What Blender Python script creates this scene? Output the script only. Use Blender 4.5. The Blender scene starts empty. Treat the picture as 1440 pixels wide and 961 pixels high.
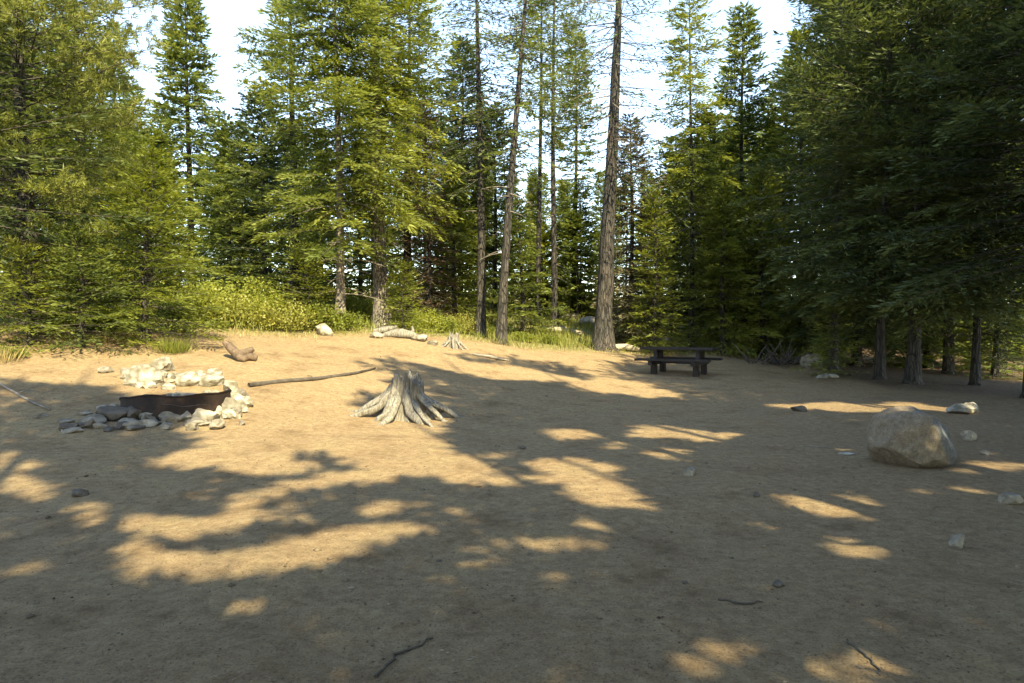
import bpy, bmesh, math, random
import numpy as np
from mathutils import Vector, noise as mn

# ------------------------------------------------------------------ basics
scene = bpy.context.scene
COL = scene.collection
F = 960.0; CX = 720.0; CY = 480.5
CAM_Z = 1.6
PITCH = math.atan(20.5 / F)
cp, sp = math.cos(PITCH), math.sin(PITCH)
SUN_EL = math.radians(42); SUN_AZ = math.radians(-67)
S = np.array([math.cos(SUN_EL)*math.cos(SUN_AZ), math.cos(SUN_EL)*math.sin(SUN_AZ), math.sin(SUN_EL)])

def ray(px, py):
    a = (px - CX)/F; b = (CY - py)/F
    return np.array([a, cp + b*sp, -sp + b*cp])

def to_px(P):
    x, y, z = P[:, 0], P[:, 1], P[:, 2] - CAM_Z
    dep = y*cp - z*sp; up = y*sp + z*cp
    dep = np.where(dep < 0.3, 0.3, dep)
    return CX + F*x/dep, CY - F*up/dep

# ------------------------------------------------------------------ terrain height
def cpnt(px, py, d):
    r = ray(px, py); k = d/r[1]
    return (r[0]*k, d, CAM_Z + r[2]*k)
ctrl = [cpnt(*c) for c in [
    (0, 456, 15), (130, 458, 17), (250, 460, 18), (400, 466, 19), (560, 466, 21.5), (750, 489, 23.5), (850, 489, 26),
    (925, 524, 20.6), (1000, 531, 19.5), (1100, 508, 27), (1250, 534, 20), (1440, 548, 19),
    (60, 530, 11.5), (250, 588, 10), (200, 520, 12.6), (400, 540, 12.6), (560, 585, 11.6), (700, 530, 16.4), (850, 545, 17), (340, 495, 14.6), (500, 500, 16.5),
    (640, 478, 21), (0, 620, 8.5),
    (300, 440, 33), (560, 446, 33), (760, 452, 33), (900, 466, 33), (1100, 492, 36), (150, 430, 45), (520, 425, 50), (760, 430, 50), (900, 450, 48), (1150, 470, 48), (1440, 488, 45),
    (200, 400, 100), (760, 415, 100), (1300, 430, 100)]]
ctrl += [(x, y, 0.0) for x, y in [(-7, 2), (0, 3), (7, 3), (-4, 6.5), (0, 7), (4, 7), (9, 7), (2, 11), (7, 12), (12, 11), (0, -6), (-12, -6), (14, -6), (22, 4), (-12, 4.5), (-25, -25), (25, -25), (0, -40)]]
ctrl += [(-30, 15, 2.2), (-60, 30, 4), (-60, -40, .5), (60, -40, -.5), (60, 20, -1.0), (30, 18, -.4), (-150, 150, 8), (150, 150, 6), (-150, -100, 0), (150, -100, -1)]
ctrl = np.array(ctrl)
def _phi(r): return r**1.5
_n = len(ctrl)
_D = np.sqrt(((ctrl[:, None, :2]-ctrl[None, :, :2])**2).sum(-1))
_A = np.zeros((_n+3, _n+3)); _A[:_n, :_n] = _phi(_D) + np.eye(_n)*0.0; _A[:_n, _n] = 1; _A[:_n, _n+1:] = ctrl[:, :2]
_A[_n, :_n] = 1; _A[_n+1:, :_n] = ctrl[:, :2].T
_b = np.zeros(_n+3); _b[:_n] = ctrl[:, 2]
_w = np.linalg.solve(_A, _b)
def h_exact(x, y):
    x = np.asarray(x, float); y = np.asarray(y, float); sh = x.shape
    x = x.ravel(); y = y.ravel(); out = np.zeros(x.size)
    for i in range(_n):
        out += _w[i]*_phi(np.sqrt((x-ctrl[i, 0])**2+(y-ctrl[i, 1])**2))
    return (out + _w[_n] + _w[_n+1]*x + _w[_n+2]*y).reshape(sh)
rs0 = np.random.RandomState(5)
_lat = rs0.rand(256, 256)
def vnoise(x, y):
    xi = np.floor(x).astype(int); yi = np.floor(y).astype(int); fx = x-xi; fy = y-yi
    fx = fx*fx*(3-2*fx); fy = fy*fy*(3-2*fy)
    a = _lat[xi & 255, yi & 255]; b = _lat[(xi+1) & 255, yi & 255]; c = _lat[xi & 255, (yi+1) & 255]; d = _lat[(xi+1) & 255, (yi+1) & 255]
    return (a*(1-fx)+b*fx)*(1-fy)+(c*(1-fx)+d*fx)*fy - .5
HG = 0.5; HX0 = -70.0; HY0 = -50.0; HN = 300
_gx = HX0 + np.arange(HN)*HG
_XX, _YY = np.meshgrid(_gx, HY0+np.arange(HN+60)*HG, indexing='ij')
_HT = h_exact(_XX, _YY)
def hgt(x, y):
    x = np.asarray(x, float); y = np.asarray(y, float)
    u = np.clip((x-HX0)/HG, 0, HN-1.001); v = np.clip((y-HY0)/HG, 0, HN+60-1.001)
    i = u.astype(int); j = v.astype(int); fu = u-i; fv = v-j
    h = (_HT[i, j]*(1-fu)+_HT[i+1, j]*fu)*(1-fv)+(_HT[i, j+1]*(1-fu)+_HT[i+1, j+1]*fu)*fv
    return h + 0.10*vnoise(x*.35+9, y*.35) + .035*vnoise(x*1.3, y*1.3+7) + .022*vnoise(x*3.6, y*3.6)
def H(x, y): return float(hgt(np.array([x]), np.array([y]))[0]) if y < 125 else float(h_exact(x, y))
def on_ground(px, py):
    r = ray(px, py); k = 2.0
    while k < 140:
        p = r*k
        if CAM_Z + p[2] <= H(p[0], p[1]): break
        k += 0.04
    return Vector((p[0], p[1], H(p[0], p[1])))
def at(px, d):
    x = (px-CX)/F*d*cp
    return Vector((x, d, H(x, d)))

# clearing edge (depth as function of px)
_ep = np.array([-800, -200, 0, 130, 250, 400, 560, 750, 850, 930, 1010, 1100, 1170, 1250, 1440, 1800, 2600])
_ed = np.array([8, 11.5, 14.4, 16.2, 17, 18, 20.5, 22.6, 24.8, 26, 27, 27, 22.6, 19.5, 17.5, 15, 12.])
def edge_depth(x, y):
    px = CX + F*x/np.maximum(y, .5)
    return np.interp(px, _ep, _ed)

# ------------------------------------------------------------------ object helpers
def tag(o, label=None, cat=None, group=None, kind=None):
    if label: o['label'] = label
    if cat: o['category'] = cat
    if group: o['group'] = group
    if kind: o['kind'] = kind
    return o
def link(name, me, mat=None, parent=None, loc=None, rz=0):
    o = bpy.data.objects.new(name, me); COL.objects.link(o)
    if mat is not None and me is not None and not me.materials: me.materials.append(mat)
    if parent is not None: o.parent = parent
    if loc is not None: o.location = loc
    if rz: o.rotation_euler = (0, 0, rz)
    return o
def empty(name, loc, rz=0):
    return link(name, None, loc=loc, rz=rz)
def np_mesh(name, V, Fq, attrs=None, smooth=False):
    V = np.asarray(V, np.float32); Fq = np.asarray(Fq, np.int32); n, k = Fq.shape
    me = bpy.data.meshes.new(name)
    me.vertices.add(len(V)); me.vertices.foreach_set('co', V.ravel())
    me.loops.add(n*k); me.loops.foreach_set('vertex_index', Fq.ravel())
    me.polygons.add(n); me.polygons.foreach_set('loop_start', np.arange(n, dtype=np.int32)*k)
    try: me.polygons.foreach_set('loop_total', np.full(n, k, np.int32))
    except Exception: pass
    if smooth: me.polygons.foreach_set('use_smooth', np.ones(n, bool))
    if attrs:
        for an, (dom, val) in attrs.items():
            a = me.attributes.new(an, 'FLOAT', dom); a.data.foreach_set('value', np.asarray(val, np.float32))
    me.update(calc_edges=True)
    return me
class Tubes:
    def __init__(s): s.V = []; s.Q = []; s.n = 0
    def add(s, pts, rad, sides=5, lob=None, cap=True):
        pts = np.asarray(pts, float); m = len(pts); rad = np.asarray(rad, float)
        T = np.gradient(pts, axis=0); T /= np.linalg.norm(T, axis=1)[:, None]+1e-9
        ref = np.array([0, 0, 1.]) if abs(T[0][2]) < .8 else np.array([1., 0, 0])
        U = np.cross(T, ref); U /= np.linalg.norm(U, axis=1)[:, None]+1e-9; W = np.cross(T, U)
        a = np.arange(sides)*2*math.pi/sides
        R = rad[:, None]*np.ones((m, sides))
        if lob is not None: R = R*lob
        V = pts[:, None, :] + R[..., None]*(np.cos(a)[None, :, None]*U[:, None, :]+np.sin(a)[None, :, None]*W[:, None, :])
        idx = s.n+np.arange(m*sides).reshape(m, sides)
        Q = np.stack([idx[:-1], np.roll(idx[:-1], -1, 1), np.roll(idx[1:], -1, 1), idx[1:]], -1).reshape(-1, 4)
        s.V.append(V.reshape(-1, 3)); s.Q.append(Q); s.n += m*sides
        if cap:
            for ring in (idx[0], idx[-1]):
                c = s.n; s.V.append(V.reshape(-1, 3)[ring-idx[0, 0]].mean(0)[None]); s.n += 1
                s.Q.append(np.stack([ring, np.roll(ring, -1), np.full(sides, c), np.full(sides, c)], -1))
    def mesh(s, name, smooth=True):
        if not s.V: s.add([(0, 0, 0), (0, 0, .01)], [.001, .001], 3)
        V = np.concatenate(s.V); Q = np.concatenate(s.Q)
        me = bpy.data.meshes.new(name)
        faces = [tuple(q) if q[2] != q[3] else tuple(q[:3]) for q in Q.tolist()]
        me.from_pydata(V.tolist(), [], faces)
        if smooth: me.polygons.foreach_set('use_smooth', np.ones(len(faces), bool))
        me.update(); return me
def blades_mesh(name, P, D, L, W, tint, rng, normal_bias=None):
    n = len(P)
    D = D/(np.linalg.norm(D, axis=1)[:, None]+1e-9)
    R = rng.normal(size=(n, 3))
    if normal_bias is not None: R = R*.45 + normal_bias
    Sd = np.cross(D, R); Sd /= np.linalg.norm(Sd, axis=1)[:, None]+1e-9
    V = np.empty((n, 4, 3))
    V[:, 0] = P; V[:, 2] = P + D*L[:, None]
    mid = P + D*(L*.5)[:, None]
    V[:, 1] = mid + Sd*(W*.5)[:, None]; V[:, 3] = mid - Sd*(W*.5)[:, None]
    Fq = np.arange(n*4).reshape(n, 4)
    return np_mesh(name, V.reshape(-1, 3), Fq, {'tint': ('FACE', tint)})

# ------------------------------------------------------------------ materials
def newmat(name):
    m = bpy.data.materials.new(name); m.use_nodes = True
    nt = m.node_tree; nt.nodes.clear()
    out = nt.nodes.new('ShaderNodeOutputMaterial')
    return m, nt, out
def N(nt, t, **kw):
    n = nt.nodes.new(t)
    for k, v in kw.items():
        if k.startswith('i_'):
            key = k[2:].replace('_', ' ')
            n.inputs[key].default_value = v
        else: setattr(n, k, v)
    return n
def ramp(nt, stops, interp='LINEAR'):
    r = nt.nodes.new('ShaderNodeValToRGB'); r.color_ramp.interpolation = interp
    e = r.color_ramp.elements
    while len(e) > 1: e.remove(e[-1])
    e[0].position = stops[0][0]; e[0].color = (*stops[0][1], 1)
    for p, c in stops[1:]:
        q = e.new(p); q.color = (*c, 1)
    return r
def foliage_mat(name, dark, mid, light, trans=.42, rough=.55):
    m, nt, out = newmat(name); L = nt.links.new
    at_ = N(nt, 'ShaderNodeAttribute', attribute_name='tint')
    oi = N(nt, 'ShaderNodeObjectInfo')
    r = ramp(nt, [(0, dark), (.5, mid), (1, light)])
    ad = N(nt, 'ShaderNodeMath', operation='MULTIPLY_ADD'); ad.inputs[1].default_value = .24; L(oi.outputs['Random'], ad.inputs[0])
    ad2 = N(nt, 'ShaderNodeMath', operation='ADD'); L(at_.outputs['Fac'], ad2.inputs[0]); ad.inputs[2].default_value = -.12
    L(ad.outputs[0], ad2.inputs[1]); L(ad2.outputs[0], r.inputs[0])
    b = N(nt, 'ShaderNodeBsdfPrincipled'); b.inputs['Roughness'].default_value = rough; b.inputs['Specular IOR Level'].default_value = .35
    L(r.outputs[0], b.inputs['Base Color'])
    t = N(nt, 'ShaderNodeBsdfTranslucent')
    hs = N(nt, 'ShaderNodeHueSaturation'); hs.inputs['Hue'].default_value = .485; hs.inputs['Saturation'].default_value = 1.1; hs.inputs['Value'].default_value = 1.3
    L(r.outputs[0], hs.inputs['Color']); L(hs.outputs[0], t.inputs['Color'])
    mx = N(nt, 'ShaderNodeMixShader'); mx.inputs[0].default_value = trans
    L(b.outputs[0], mx.inputs[1]); L(t.outputs[0], mx.inputs[2]); L(mx.outputs[0], out.inputs[0])
    return m
def rough_mat(name, stops, scale=(1, 1, 1), nscale=6, bump=.5, rough=.9, vor=0, dist=.02, detail=8, spec=.3, stops2=None, s2=1.2, randobj=0):
    m, nt, out = newmat(name); L = nt.links.new
    tc = N(nt, 'ShaderNodeTexCoord'); mp = N(nt, 'ShaderNodeMapping'); mp.inputs['Scale'].default_value = scale
    L(tc.outputs['Object'], mp.inputs[0])
    no = N(nt, 'ShaderNodeTexNoise'); no.inputs['Scale'].default_value = nscale; no.inputs['Detail'].default_value = detail; no.inputs['Roughness'].default_value = .65
    L(mp.outputs[0], no.inputs['Vector'])
    r = ramp(nt, stops); L(no.outputs[0], r.inputs[0])
    col = r.outputs[0]; hsrc = no.outputs[0]
    if stops2:
        n2 = N(nt, 'ShaderNodeTexNoise'); n2.inputs['Scale'].default_value = s2; n2.inputs['Detail'].default_value = 5
        L(tc.outputs['Object'], n2.inputs['Vector'])
        r2 = ramp(nt, stops2); L(n2.outputs[0], r2.inputs[0])
        mx = N(nt, 'ShaderNodeMix', data_type='RGBA', blend_type='MULTIPLY'); mx.inputs['Factor'].default_value = 1
        L(col, mx.inputs['A']); L(r2.outputs[0], mx.inputs['B']); col = mx.outputs['Result']
    if vor:
        v = N(nt, 'ShaderNodeTexVoronoi', feature='DISTANCE_TO_EDGE'); v.inputs['Scale'].default_value = vor
        nd = N(nt, 'ShaderNodeMix', data_type='VECTOR'); nd.inputs['Factor'].default_value = .12
        L(mp.outputs[0], nd.inputs['A']); L(no.outputs['Color'], nd.inputs['B']); L(nd.outputs['Result'], v.inputs['Vector'])
        vr = ramp(nt, [(0, (0.25, .25, .25)), (.12, (1, 1, 1))]); L(v.outputs[0], vr.inputs[0])
        mx = N(nt, 'ShaderNodeMix', data_type='RGBA', blend_type='MULTIPLY'); mx.inputs['Factor'].default_value = .8
        L(col, mx.inputs['A']); L(vr.outputs[0], mx.inputs['B']); col = mx.outputs['Result']
        ad = N(nt, 'ShaderNodeMath', operation='ADD'); L(no.outputs[0], ad.inputs[0]); L(vr.outputs[0], ad.inputs[1]); hsrc = ad.outputs[0]
    if randobj:
        oi = N(nt, 'ShaderNodeObjectInfo'); mr = N(nt, 'ShaderNodeMapRange'); mr.inputs['To Min'].default_value = 1-randobj; mr.inputs['To Max'].default_value = 1+randobj
        L(oi.outputs['Random'], mr.inputs['Value'])
        hs = N(nt, 'ShaderNodeHueSaturation'); L(mr.outputs[0], hs.inputs['Value']); L(col, hs.inputs['Color']); col = hs.outputs[0]
    b = N(nt, 'ShaderNodeBsdfPrincipled'); b.inputs['Roughness'].default_value = rough; b.inputs['Specular IOR Level'].default_value = spec
    L(col, b.inputs['Base Color'])
    bp = N(nt, 'ShaderNodeBump'); bp.inputs['Strength'].default_value = bump; bp.inputs['Distance'].default_value = dist
    L(hsrc, bp.inputs['Height']); L(bp.outputs[0], b.inputs['Normal']); L(b.outputs[0], out.inputs[0])
    return m

M = {}
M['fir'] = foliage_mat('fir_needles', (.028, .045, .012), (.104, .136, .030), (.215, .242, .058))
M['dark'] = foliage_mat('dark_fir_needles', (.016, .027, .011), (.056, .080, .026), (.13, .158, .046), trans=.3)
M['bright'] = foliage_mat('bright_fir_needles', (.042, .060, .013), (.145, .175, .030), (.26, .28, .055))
M['pine'] = foliage_mat('pine_needles', (.044, .058, .015), (.145, .165, .034), (.26, .265, .062))
M['dead'] = foliage_mat('dead_needles', (.035, .021, .013), (.090, .052, .030), (.15, .095, .055), trans=.1)
M['lichen'] = foliage_mat('dry_lichen_needles', (.045, .040, .022), (.110, .098, .050), (.19, .165, .09), trans=.15)
M['shrub'] = foliage_mat('shrub_leaves', (.065, .085, .014), (.19, .215, .034), (.32, .33, .07), rough=.4)
M['dryshrub'] = foliage_mat('dry_shrub_leaves', (.075, .08, .018), (.20, .205, .042), (.33, .31, .08), rough=.5)
M['grass'] = foliage_mat('grass_blades', (.07, .09, .018), (.19, .21, .045), (.34, .31, .10))
M['dry'] = foliage_mat('dry_grass_blades', (.20, .15, .06), (.32, .25, .11), (.42, .34, .16), trans=.2)
M['bark'] = rough_mat('bark', [(.3, (.028, .024, .020)), (.5, (.062, .057, .051)), (.72, (.145, .135, .122))], scale=(3, 3, .55), nscale=5, bump=1, vor=5, dist=.05, stops2=[(.35, (.75, .75, .72)), (.65, (1.1, 1, .92))])
M['palebark'] = rough_mat('pale_bark', [(.3, (.09, .075, .06)), (.5, (.20, .17, .14)), (.72, (.34, .30, .25))], scale=(3, 3, .7), nscale=6, bump=1, vor=6, dist=.04)
M['limb'] = rough_mat('limb_bark', [(.3, (.035, .029, .023)), (.7, (.11, .09, .072))], nscale=9, bump=.5)
M['grey_limb'] = rough_mat('grey_dead_limb', [(.3, (.12, .10, .08)), (.7, (.27, .23, .19))], nscale=9, bump=.5)
M['weather'] = rough_mat('weathered_wood', [(.3, (.07, .06, .048)), (.5, (.20, .178, .145)), (.72, (.36, .33, .275))], scale=(5, 5, .8), nscale=7, bump=1, dist=.03)
M['driftwood'] = rough_mat('bleached_wood', [(.3, (.16, .12, .09)), (.5, (.36, .30, .23)), (.72, (.55, .48, .38))], scale=(1, 5, 5), nscale=5, bump=.9, dist=.03)
M['rot'] = rough_mat('rotten_wood', [(.3, (.05, .032, .022)), (.7, (.20, .14, .095))], scale=(2, 2, 2), nscale=5, bump=1, dist=.03)
M['table'] = rough_mat('dark_stained_timber', [(.3, (.010, .008, .008)), (.7, (.030, .022, .020))], scale=(1, 12, 12), nscale=4, bump=.3, rough=.6)
M['rust'] = rough_mat('rusted_steel', [(.35, (.012, .008, .007)), (.6, (.032, .017, .012)), (.75, (.07, .034, .02))], nscale=7, bump=.4, rough=.75)
M['ash'] = rough_mat('ash', [(.35, (.10, .09, .08)), (.65, (.28, .25, .21))], nscale=9, bump=.7)
M['stone'] = rough_mat('field_stone', [(.3, (.13, .108, .082)), (.55, (.25, .215, .165)), (.75, (.38, .34, .275))], nscale=5, bump=.8, randobj=.3, dist=.03, stops2=[(.35, (.8, .8, .8)), (.6, (1, 1, 1))], s2=9)
M['palestone'] = rough_mat('pale_stone', [(.3, (.19, .17, .135)), (.6, (.35, .32, .26))], nscale=5, bump=.9, randobj=.15, dist=.04, stops2=[(.4, (.62, .58, .5)), (.55, (1, 1, 1))], s2=7)
M['darkstone'] = rough_mat('dark_stone', [(.3, (.05, .04, .033)), (.7, (.14, .115, .09))], nscale=6, bump=.8, dist=.02)
M['litter'] = rough_mat('forest_litter', [(.3, (.07, .045, .03)), (.5, (.15, .11, .072)), (.7, (.30, .235, .16))], nscale=2.1, bump=.2, detail=2)

# boulder: light painted into the colour, skylit buff left, blue-grey shaded right face
def boulder_mat():
    m, nt, out = newmat('boulder_stone_with_shade'); L = nt.links.new
    tc = N(nt, 'ShaderNodeTexCoord'); no = N(nt, 'ShaderNodeTexNoise'); no.inputs['Scale'].default_value = 16; no.inputs['Detail'].default_value = 12; no.inputs['Roughness'].default_value = .8
    L(tc.outputs['Object'], no.inputs['Vector'])
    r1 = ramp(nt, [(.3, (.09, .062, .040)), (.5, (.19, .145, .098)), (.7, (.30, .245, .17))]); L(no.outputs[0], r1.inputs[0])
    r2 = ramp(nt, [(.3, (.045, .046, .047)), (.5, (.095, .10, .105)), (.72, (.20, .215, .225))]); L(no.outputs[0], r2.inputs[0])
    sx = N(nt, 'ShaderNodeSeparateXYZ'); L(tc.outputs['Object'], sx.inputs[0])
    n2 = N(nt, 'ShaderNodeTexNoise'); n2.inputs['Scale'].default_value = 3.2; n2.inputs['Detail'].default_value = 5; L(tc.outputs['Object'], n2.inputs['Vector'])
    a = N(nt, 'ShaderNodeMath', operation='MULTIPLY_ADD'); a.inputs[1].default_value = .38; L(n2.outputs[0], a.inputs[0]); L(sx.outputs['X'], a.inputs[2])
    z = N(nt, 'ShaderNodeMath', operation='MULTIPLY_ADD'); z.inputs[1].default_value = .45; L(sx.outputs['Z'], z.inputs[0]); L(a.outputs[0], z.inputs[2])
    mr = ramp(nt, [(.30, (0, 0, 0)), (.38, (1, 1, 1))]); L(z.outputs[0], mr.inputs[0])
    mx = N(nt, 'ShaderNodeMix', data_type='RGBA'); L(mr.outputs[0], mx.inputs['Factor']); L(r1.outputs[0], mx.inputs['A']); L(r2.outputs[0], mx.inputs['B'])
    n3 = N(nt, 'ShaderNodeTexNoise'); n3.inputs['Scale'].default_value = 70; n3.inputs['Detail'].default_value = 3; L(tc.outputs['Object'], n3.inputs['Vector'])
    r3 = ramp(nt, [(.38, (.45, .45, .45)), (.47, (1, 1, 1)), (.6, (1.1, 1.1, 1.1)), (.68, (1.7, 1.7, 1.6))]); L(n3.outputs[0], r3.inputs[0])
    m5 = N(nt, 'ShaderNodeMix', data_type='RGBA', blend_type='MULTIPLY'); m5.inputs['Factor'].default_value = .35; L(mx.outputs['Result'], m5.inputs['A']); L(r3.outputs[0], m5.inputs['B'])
    b = N(nt, 'ShaderNodeBsdfPrincipled'); b.inputs['Roughness'].default_value = .85; L(m5.outputs['Result'], b.inputs['Base Color'])
    bp = N(nt, 'ShaderNodeBump'); bp.inputs['Strength'].default_value = .8; bp.inputs['Distance'].default_value = .03
    L(no.outputs[0], bp.inputs['Height']); L(bp.outputs[0], b.inputs['Normal']); L(b.outputs[0], out.inputs[0])
    return m
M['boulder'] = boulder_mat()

def ground_mat():
    m, nt, out = newmat('forest_floor'); L = nt.links.new
    tc = N(nt, 'ShaderNodeTexCoord')
    def noise(sc, det=6, ro=.6):
        n = N(nt, 'ShaderNodeTexNoise'); n.inputs['Scale'].default_value = sc; n.inputs['Detail'].default_value = det; n.inputs['Roughness'].default_value = ro
        L(tc.outputs['Object'], n.inputs['Vector']); return n
    big = noise(.35, 5); fine = noise(11, 12, .78); grit = noise(75, 4, .7); patch = noise(1.5, 6, .65)
    dirt = ramp(nt, [(.30, (.215, .140, .078)), (.5, (.345, .240, .135)), (.70, (.455, .335, .195))]); L(fine.outputs[0], dirt.inputs[0])
    tint = ramp(nt, [(.3, (.62, .58, .55)), (.45, (.90, .88, .87)), (.56, (1.0, 1.0, 1.0)), (.72, (1.2, 1.19, 1.16))]); L(patch.outputs[0], tint.inputs[0])
    m1 = N(nt, 'ShaderNodeMix', data_type='RGBA', blend_type='MULTIPLY'); m1.inputs['Factor'].default_value = 1; L(dirt.outputs[0], m1.inputs['A']); L(tint.outputs[0], m1.inputs['B'])
    gr = ramp(nt, [(.34, (.35, .33, .30)), (.46, (.92, .92, .92)), (.62, (1, 1, 1)), (.72, (1.5, 1.45, 1.35))]); L(grit.outputs[0], gr.inputs[0])
    m2 = N(nt, 'ShaderNodeMix', data_type='RGBA', blend_type='MULTIPLY'); m2.inputs['Factor'].default_value = .8; L(m1.outputs['Result'], m2.inputs['A']); L(gr.outputs[0], m2.inputs['B'])
    # litter under the trees
    lit = ramp(nt, [(.32, (.05, .032, .022)), (.5, (.115, .075, .048)), (.7, (.22, .155, .10))]); L(fine.outputs[0], lit.inputs[0])
    a1 = N(nt, 'ShaderNodeAttribute', attribute_name='duff')
    f1 = N(nt, 'ShaderNodeMath', operation='MULTIPLY_ADD'); f1.use_clamp = True; f1.inputs[1].default_value = 1.5
    s_ = N(nt, 'ShaderNodeMath', operation='MULTIPLY_ADD'); s_.inputs[1].default_value = 1.0; s_.inputs[2].default_value = -.5; L(patch.outputs[0], s_.inputs[0])
    L(a1.outputs['Fac'], f1.inputs[0]); L(s_.outputs[0], f1.inputs[2])
    m3 = N(nt, 'ShaderNodeMix', data_type='RGBA'); L(f1.outputs[0], m3.inputs['Factor']); L(m2.outputs['Result'], m3.inputs['A']); L(lit.outputs[0], m3.inputs['B'])
    # moss and meadow
    mea = ramp(nt, [(.32, (.10, .085, .035)), (.5, (.21, .185, .075)), (.7, (.36, .30, .15))]); L(fine.outputs[0], mea.inputs[0])
    a2 = N(nt, 'ShaderNodeAttribute', attribute_name='meadow')
    f2 = N(nt, 'ShaderNodeMath', operation='MULTIPLY_ADD'); f2.use_clamp = True; f2.inputs[1].default_value = 1.4; L(a2.outputs['Fac'], f2.inputs[0]); L(s_.outputs[0], f2.inputs[2])
    m4 = N(nt, 'ShaderNodeMix', data_type='RGBA'); L(f2.outputs[0], m4.inputs['Factor']); L(m3.outputs['Result'], m4.inputs['A']); L(mea.outputs[0], m4.inputs['B'])
    b = N(nt, 'ShaderNodeBsdfPrincipled'); b.inputs['Roughness'].default_value = .95; b.inputs['Specular IOR Level'].default_value = .15
    L(m4.outputs['Result'], b.inputs['Base Color'])
    hh = N(nt, 'ShaderNodeMath', operation='MULTIPLY_ADD'); hh.inputs[1].default_value = .35; L(grit.outputs[0], hh.inputs[0]); L(fine.outputs[0], hh.inputs[2])
    bp = N(nt, 'ShaderNodeBump'); bp.inputs['Strength'].default_value = .9; bp.inputs['Distance'].default_value = .045
    L(hh.outputs[0], bp.inputs['Height']); L(bp.outputs[0], b.inputs['Normal']); L(b.outputs[0], out.inputs[0])
    return m
M['ground'] = ground_mat()

# ------------------------------------------------------------------ ground
def axis_pts(lo, hi, mid, fine, grow):
    pts = [mid]; s = fine
    while pts[-1] < hi:
        if pts[-1] > mid+16: s *= grow
        pts.append(pts[-1]+s)
    neg = [mid]; s = fine
    while neg[-1] > lo:
        if neg[-1] < mid-14: s *= grow
        neg.append(neg[-1]-s)
    return np.array(sorted(set(neg+pts)))
gx = axis_pts(-420, 420, 0, .11, 1.07); gy = axis_pts(-120, 520, 9, .11, 1.07)
GX, GY = np.meshgrid(gx, gy, indexing='ij')
inside = (np.abs(GX) < 68) & (GY > -48) & (GY < 122)
GZ = h_exact(GX, GY)
R_ = np.hypot(GX, GY)
GZ = np.where(R_ > 130, np.clip(GZ, -2, 12), GZ)
GZ = GZ + 0.10*vnoise(GX*.35+9, GY*.35) + .035*vnoise(GX*1.3, GY*1.3+7) + .022*vnoise(GX*3.6, GY*3.6)
nxx, nyy = GX.shape
idx = np.arange(nxx*nyy).reshape(nxx, nyy)
Q = np.stack([idx[:-1, :-1], idx[1:, :-1], idx[1:, 1:], idx[:-1, 1:]], -1).reshape(-1, 4)
ED = edge_depth(GX, GY); over = GY-ED
PXg = CX+F*GX/np.maximum(GY, .5)
rightz = np.clip((PXg-1080)/120, 0, 1)
duff = np.clip((over+2.6)/2.5, 0, 1)*rightz
duff = np.maximum(duff, .42*np.clip((PXg-1000)/500, 0, 1)*np.clip((GY-3)/6, 0, 1))
duff = np.maximum(duff, np.clip((-GY-2)/6, 0, 1)*.8)
meadow = np.clip((over+.6)/1.6, 0, 1)*(1-rightz)*np.clip((60-GY)/20, 0.4, 1)
ground = link('ground', np_mesh('ground', np.stack([GX, GY, GZ], -1).reshape(-1, 3), Q, {'duff': ('POINT', duff.ravel()), 'meadow': ('POINT', meadow.ravel())}, smooth=True), M['ground'])
tag(ground, kind='structure')

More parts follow.
